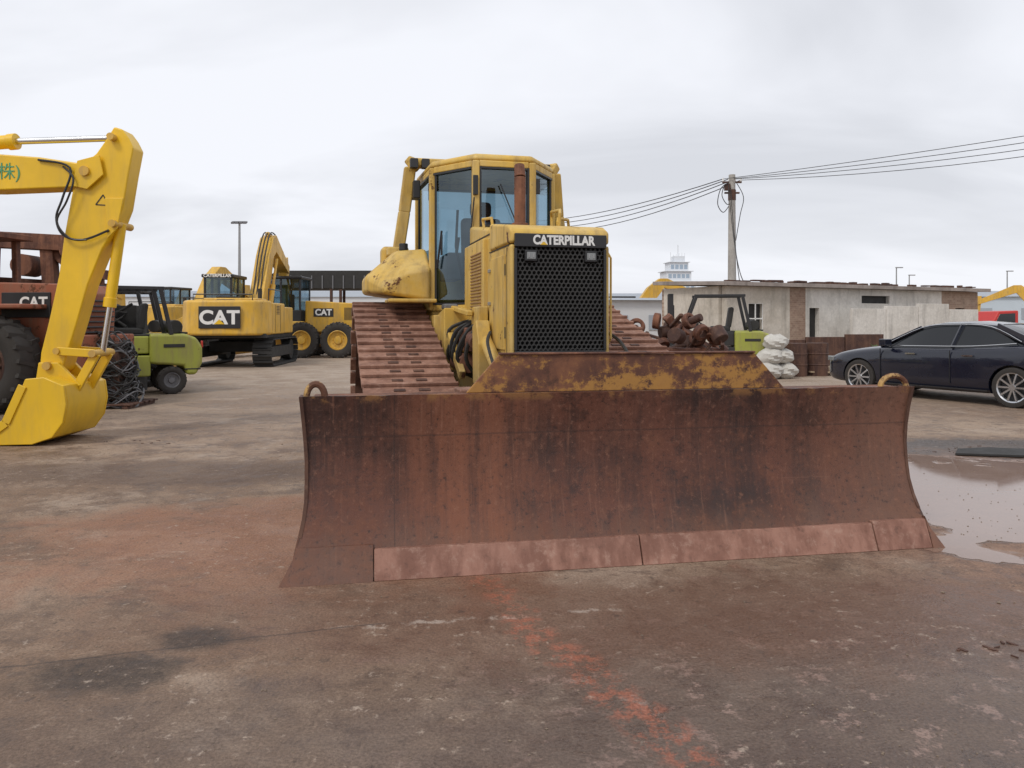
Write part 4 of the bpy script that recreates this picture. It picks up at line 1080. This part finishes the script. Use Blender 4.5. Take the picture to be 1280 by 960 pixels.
k = m.math('MULTIPLY', line(-.9, 3.74, .72, 4.02, .006, .22, n5, .025), m.rng(m.noise(9, 6, .75), .47, .60)); c = m.mix(m.math('MULTIPLY', k, .6), c, (.48, .40, .34))
k = line(-3.0, 3.05, -.6, 3.82, .003, .12, nm, .007); c = m.mix(m.math('MULTIPLY', k, .65), c, (.05, .035, .03))
pal = m.math('MULTIPLY', m.rng(nf, .57, .68), m.rng(nm, .44, .56)); c = m.mix(m.math('MULTIPLY', pal, .75), c, (.44, .35, .28))
dk = m.rng(nf, .43, .31, 0, .7); c = m.mix(dk, c, (.065, .045, .036))
c = m.mix(.65, c, m.grey(m.rng(ng, .25, .75, .5, 1.5)), 'MULTIPLY')
c = m.mix(m.math('MULTIPLY', pud, .85), c, (.27, .18, .14))
rg_ = m.rng(n5, .35, .65, .58, .88)
rg_ = m.math('SUBTRACT', rg_, m.math('MULTIPLY', m.math('MAXIMUM', wet, wet2), .33))
rg_ = m.math('MULTIPLY', rg_, m.math('SUBTRACT', 1.0, m.math('MULTIPLY', pud, .92)))
dry = m.math('SUBTRACT', 1.0, pud)
h = m.math('MULTIPLY', m.math('ADD', m.math('MULTIPLY', nm, 1.5), m.math('ADD', m.math('MULTIPLY', nf, .6), m.math('MULTIPLY', ng, .18))), dry)
m.bump(h, .7, .03); m.out(c, rg_, None, .45)
p = Part('ground', None, m.m)
p.add([(-1500, -300, 0), (1500, -300, 0), (1500, 3000, 0), (-1500, 3000, 0)], [(0, 1, 2, 3)]); p.done(False)

gm = simple('pebble', (.20, .15, .11), .85, 0, .55, 20)
p = Part('gravel', None, gm)
ico = [Vector(v).normalized() for v in ((1, 0, 0), (-1, 0, 0), (0, 1, 0), (0, -1, 0), (0, 0, 1), (0, 0, -1))]
icf = [(0, 2, 4), (2, 1, 4), (1, 3, 4), (3, 0, 4), (2, 0, 5), (1, 2, 5), (3, 1, 5), (0, 3, 5)]
cent = [(random.uniform(-.7, .7), 2.2 + 16 * random.random() ** 1.6) for _ in range(60)]
for i in range(2600):
    if random.random() < .65:
        a_, b_ = random.choice(cent); X = a_ * b_ + random.gauss(0, .06 * b_); Yd = max(2.1, b_ + random.gauss(0, .07 * b_))
    else:
        Yd = 2.2 + 22 * random.random() ** 1.8; X = random.uniform(-.75, .75) * Yd
    s = random.uniform(.0015, .005) * (1 + Yd * .07) * (2.0 if random.random() < .03 else 1)
    o = Vector((X, Yd, s * .3))
    p.add([o + Vector((v.x * s * random.uniform(.7, 1.4), v.y * s * random.uniform(.7, 1.4), v.z * s * .6)) for v in ico], icf)
p.done()
p = Part('rusty_debris', None, M['rustdk'])
for (cx, cy, n, sp_) in ((2.35, 3.5, 26, .16), (5.6, 8.8, 22, .5), (2.35, 3.0, 16, .15), (-4.6, 9.5, 12, .5)):
    for i in range(n):
        x = random.gauss(cx, sp_); y = random.gauss(cy, sp_ * .3)
        p.box((x, y, .003), (random.uniform(.008, .05), random.uniform(.005, .018), .005), (random.uniform(-.2, .2), random.uniform(-.2, .2), random.uniform(0, 3)))
p.done()
p = Part('steel_plate', None, M['blk2'], .004)  # thin dark steel plate lying in the wet area
p.prism([(4.9, 8.5), (5.6, 8.35), (5.95, 8.75), (5.5, 8.9), (5.1, 8.8)], 'z', .006, .03); p.done()

# ------------------------------------------------------------------ LIGHT, SKY, CAMERA
el, az = R(48), R(215)
w = bpy.data.worlds.new('World'); scene.world = w; w.use_nodes = True
n = w.node_tree.nodes; l = w.node_tree.links; bg = n['Background']; bg.inputs[1].default_value = .1
sk = n.new('ShaderNodeTexSky'); sk.sky_type = 'NISHITA'; sk.sun_disc = False; sk.sun_elevation = el; sk.sun_rotation = az; sk.dust_density = 3
tc = n.new('ShaderNodeTexCoord'); sp3 = n.new('ShaderNodeSeparateXYZ'); l.new(tc.outputs['Generated'], sp3.inputs[0])
ad = n.new('ShaderNodeMath'); ad.operation = 'ADD'; ad.inputs[1].default_value = .22; l.new(sp3.outputs[2], ad.inputs[0])
mxx = n.new('ShaderNodeMath'); mxx.operation = 'MAXIMUM'; mxx.inputs[1].default_value = .05; l.new(ad.outputs[0], mxx.inputs[0])
dx = n.new('ShaderNodeMath'); dx.operation = 'DIVIDE'; l.new(sp3.outputs[0], dx.inputs[0]); l.new(mxx.outputs[0], dx.inputs[1])
dy = n.new('ShaderNodeMath'); dy.operation = 'DIVIDE'; l.new(sp3.outputs[1], dy.inputs[0]); l.new(mxx.outputs[0], dy.inputs[1])
cb = n.new('ShaderNodeCombineXYZ'); l.new(dx.outputs[0], cb.inputs[0]); l.new(dy.outputs[0], cb.inputs[1])
ns = n.new('ShaderNodeTexNoise'); ns.inputs['Scale'].default_value = .85; ns.inputs['Detail'].default_value = 5; ns.inputs['Roughness'].default_value = .5; ns.inputs['Distortion'].default_value = .5
mpn = n.new('ShaderNodeMapping'); mpn.inputs['Location'].default_value = (2.3, 1.1, 0); mpn.inputs['Scale'].default_value = (.8, 1.3, 1); l.new(cb.outputs[0], mpn.inputs[0]); l.new(mpn.outputs[0], ns.inputs['Vector'])
rp = n.new('ShaderNodeValToRGB'); l.new(ns.outputs[0], rp.inputs[0])
e = rp.color_ramp.elements; e[0].position = .32; e[0].color = (.65, .665, .71, 1); e[1].position = .60; e[1].color = (.86, .875, .925, 1)
ml = n.new('ShaderNodeVectorMath'); ml.operation = 'SCALE'; ml.inputs['Scale'].default_value = 11.2; l.new(rp.outputs[0], ml.inputs[0])
mi = n.new('ShaderNodeMix'); mi.data_type = 'RGBA'; mi.inputs[0].default_value = .94; l.new(sk.outputs[0], mi.inputs[6]); l.new(ml.outputs[0], mi.inputs[7])
l.new(mi.outputs[2], bg.inputs[0])
sd = bpy.data.lights.new('sun', 'SUN'); sd.energy = 1.4; sd.angle = R(14); sd.color = (1, .95, .87)
so = bpy.data.objects.new('sun', sd); COL.objects.link(so)
dirv = Vector((math.sin(az) * math.cos(el), math.cos(az) * math.cos(el), math.sin(el)))
so.rotation_euler = dirv.to_track_quat('Z', 'Y').to_euler(); so.location = dirv * 50
cd = bpy.data.cameras.new('camera'); cam = bpy.data.objects.new('camera', cd); COL.objects.link(cam)
cam.location = (0, 0, 1.5); cam.rotation_euler = (R(90), 0, 0)
cd.sensor_fit = 'HORIZONTAL'; cd.sensor_width = 36; cd.lens = 27.03; cd.shift_y = -.0625; cd.clip_end = 5000; cd.clip_start = .05
scene.camera = cam
scene.view_settings.view_transform = 'Standard'; scene.view_settings.look = 'None'; scene.view_settings.exposure = 0
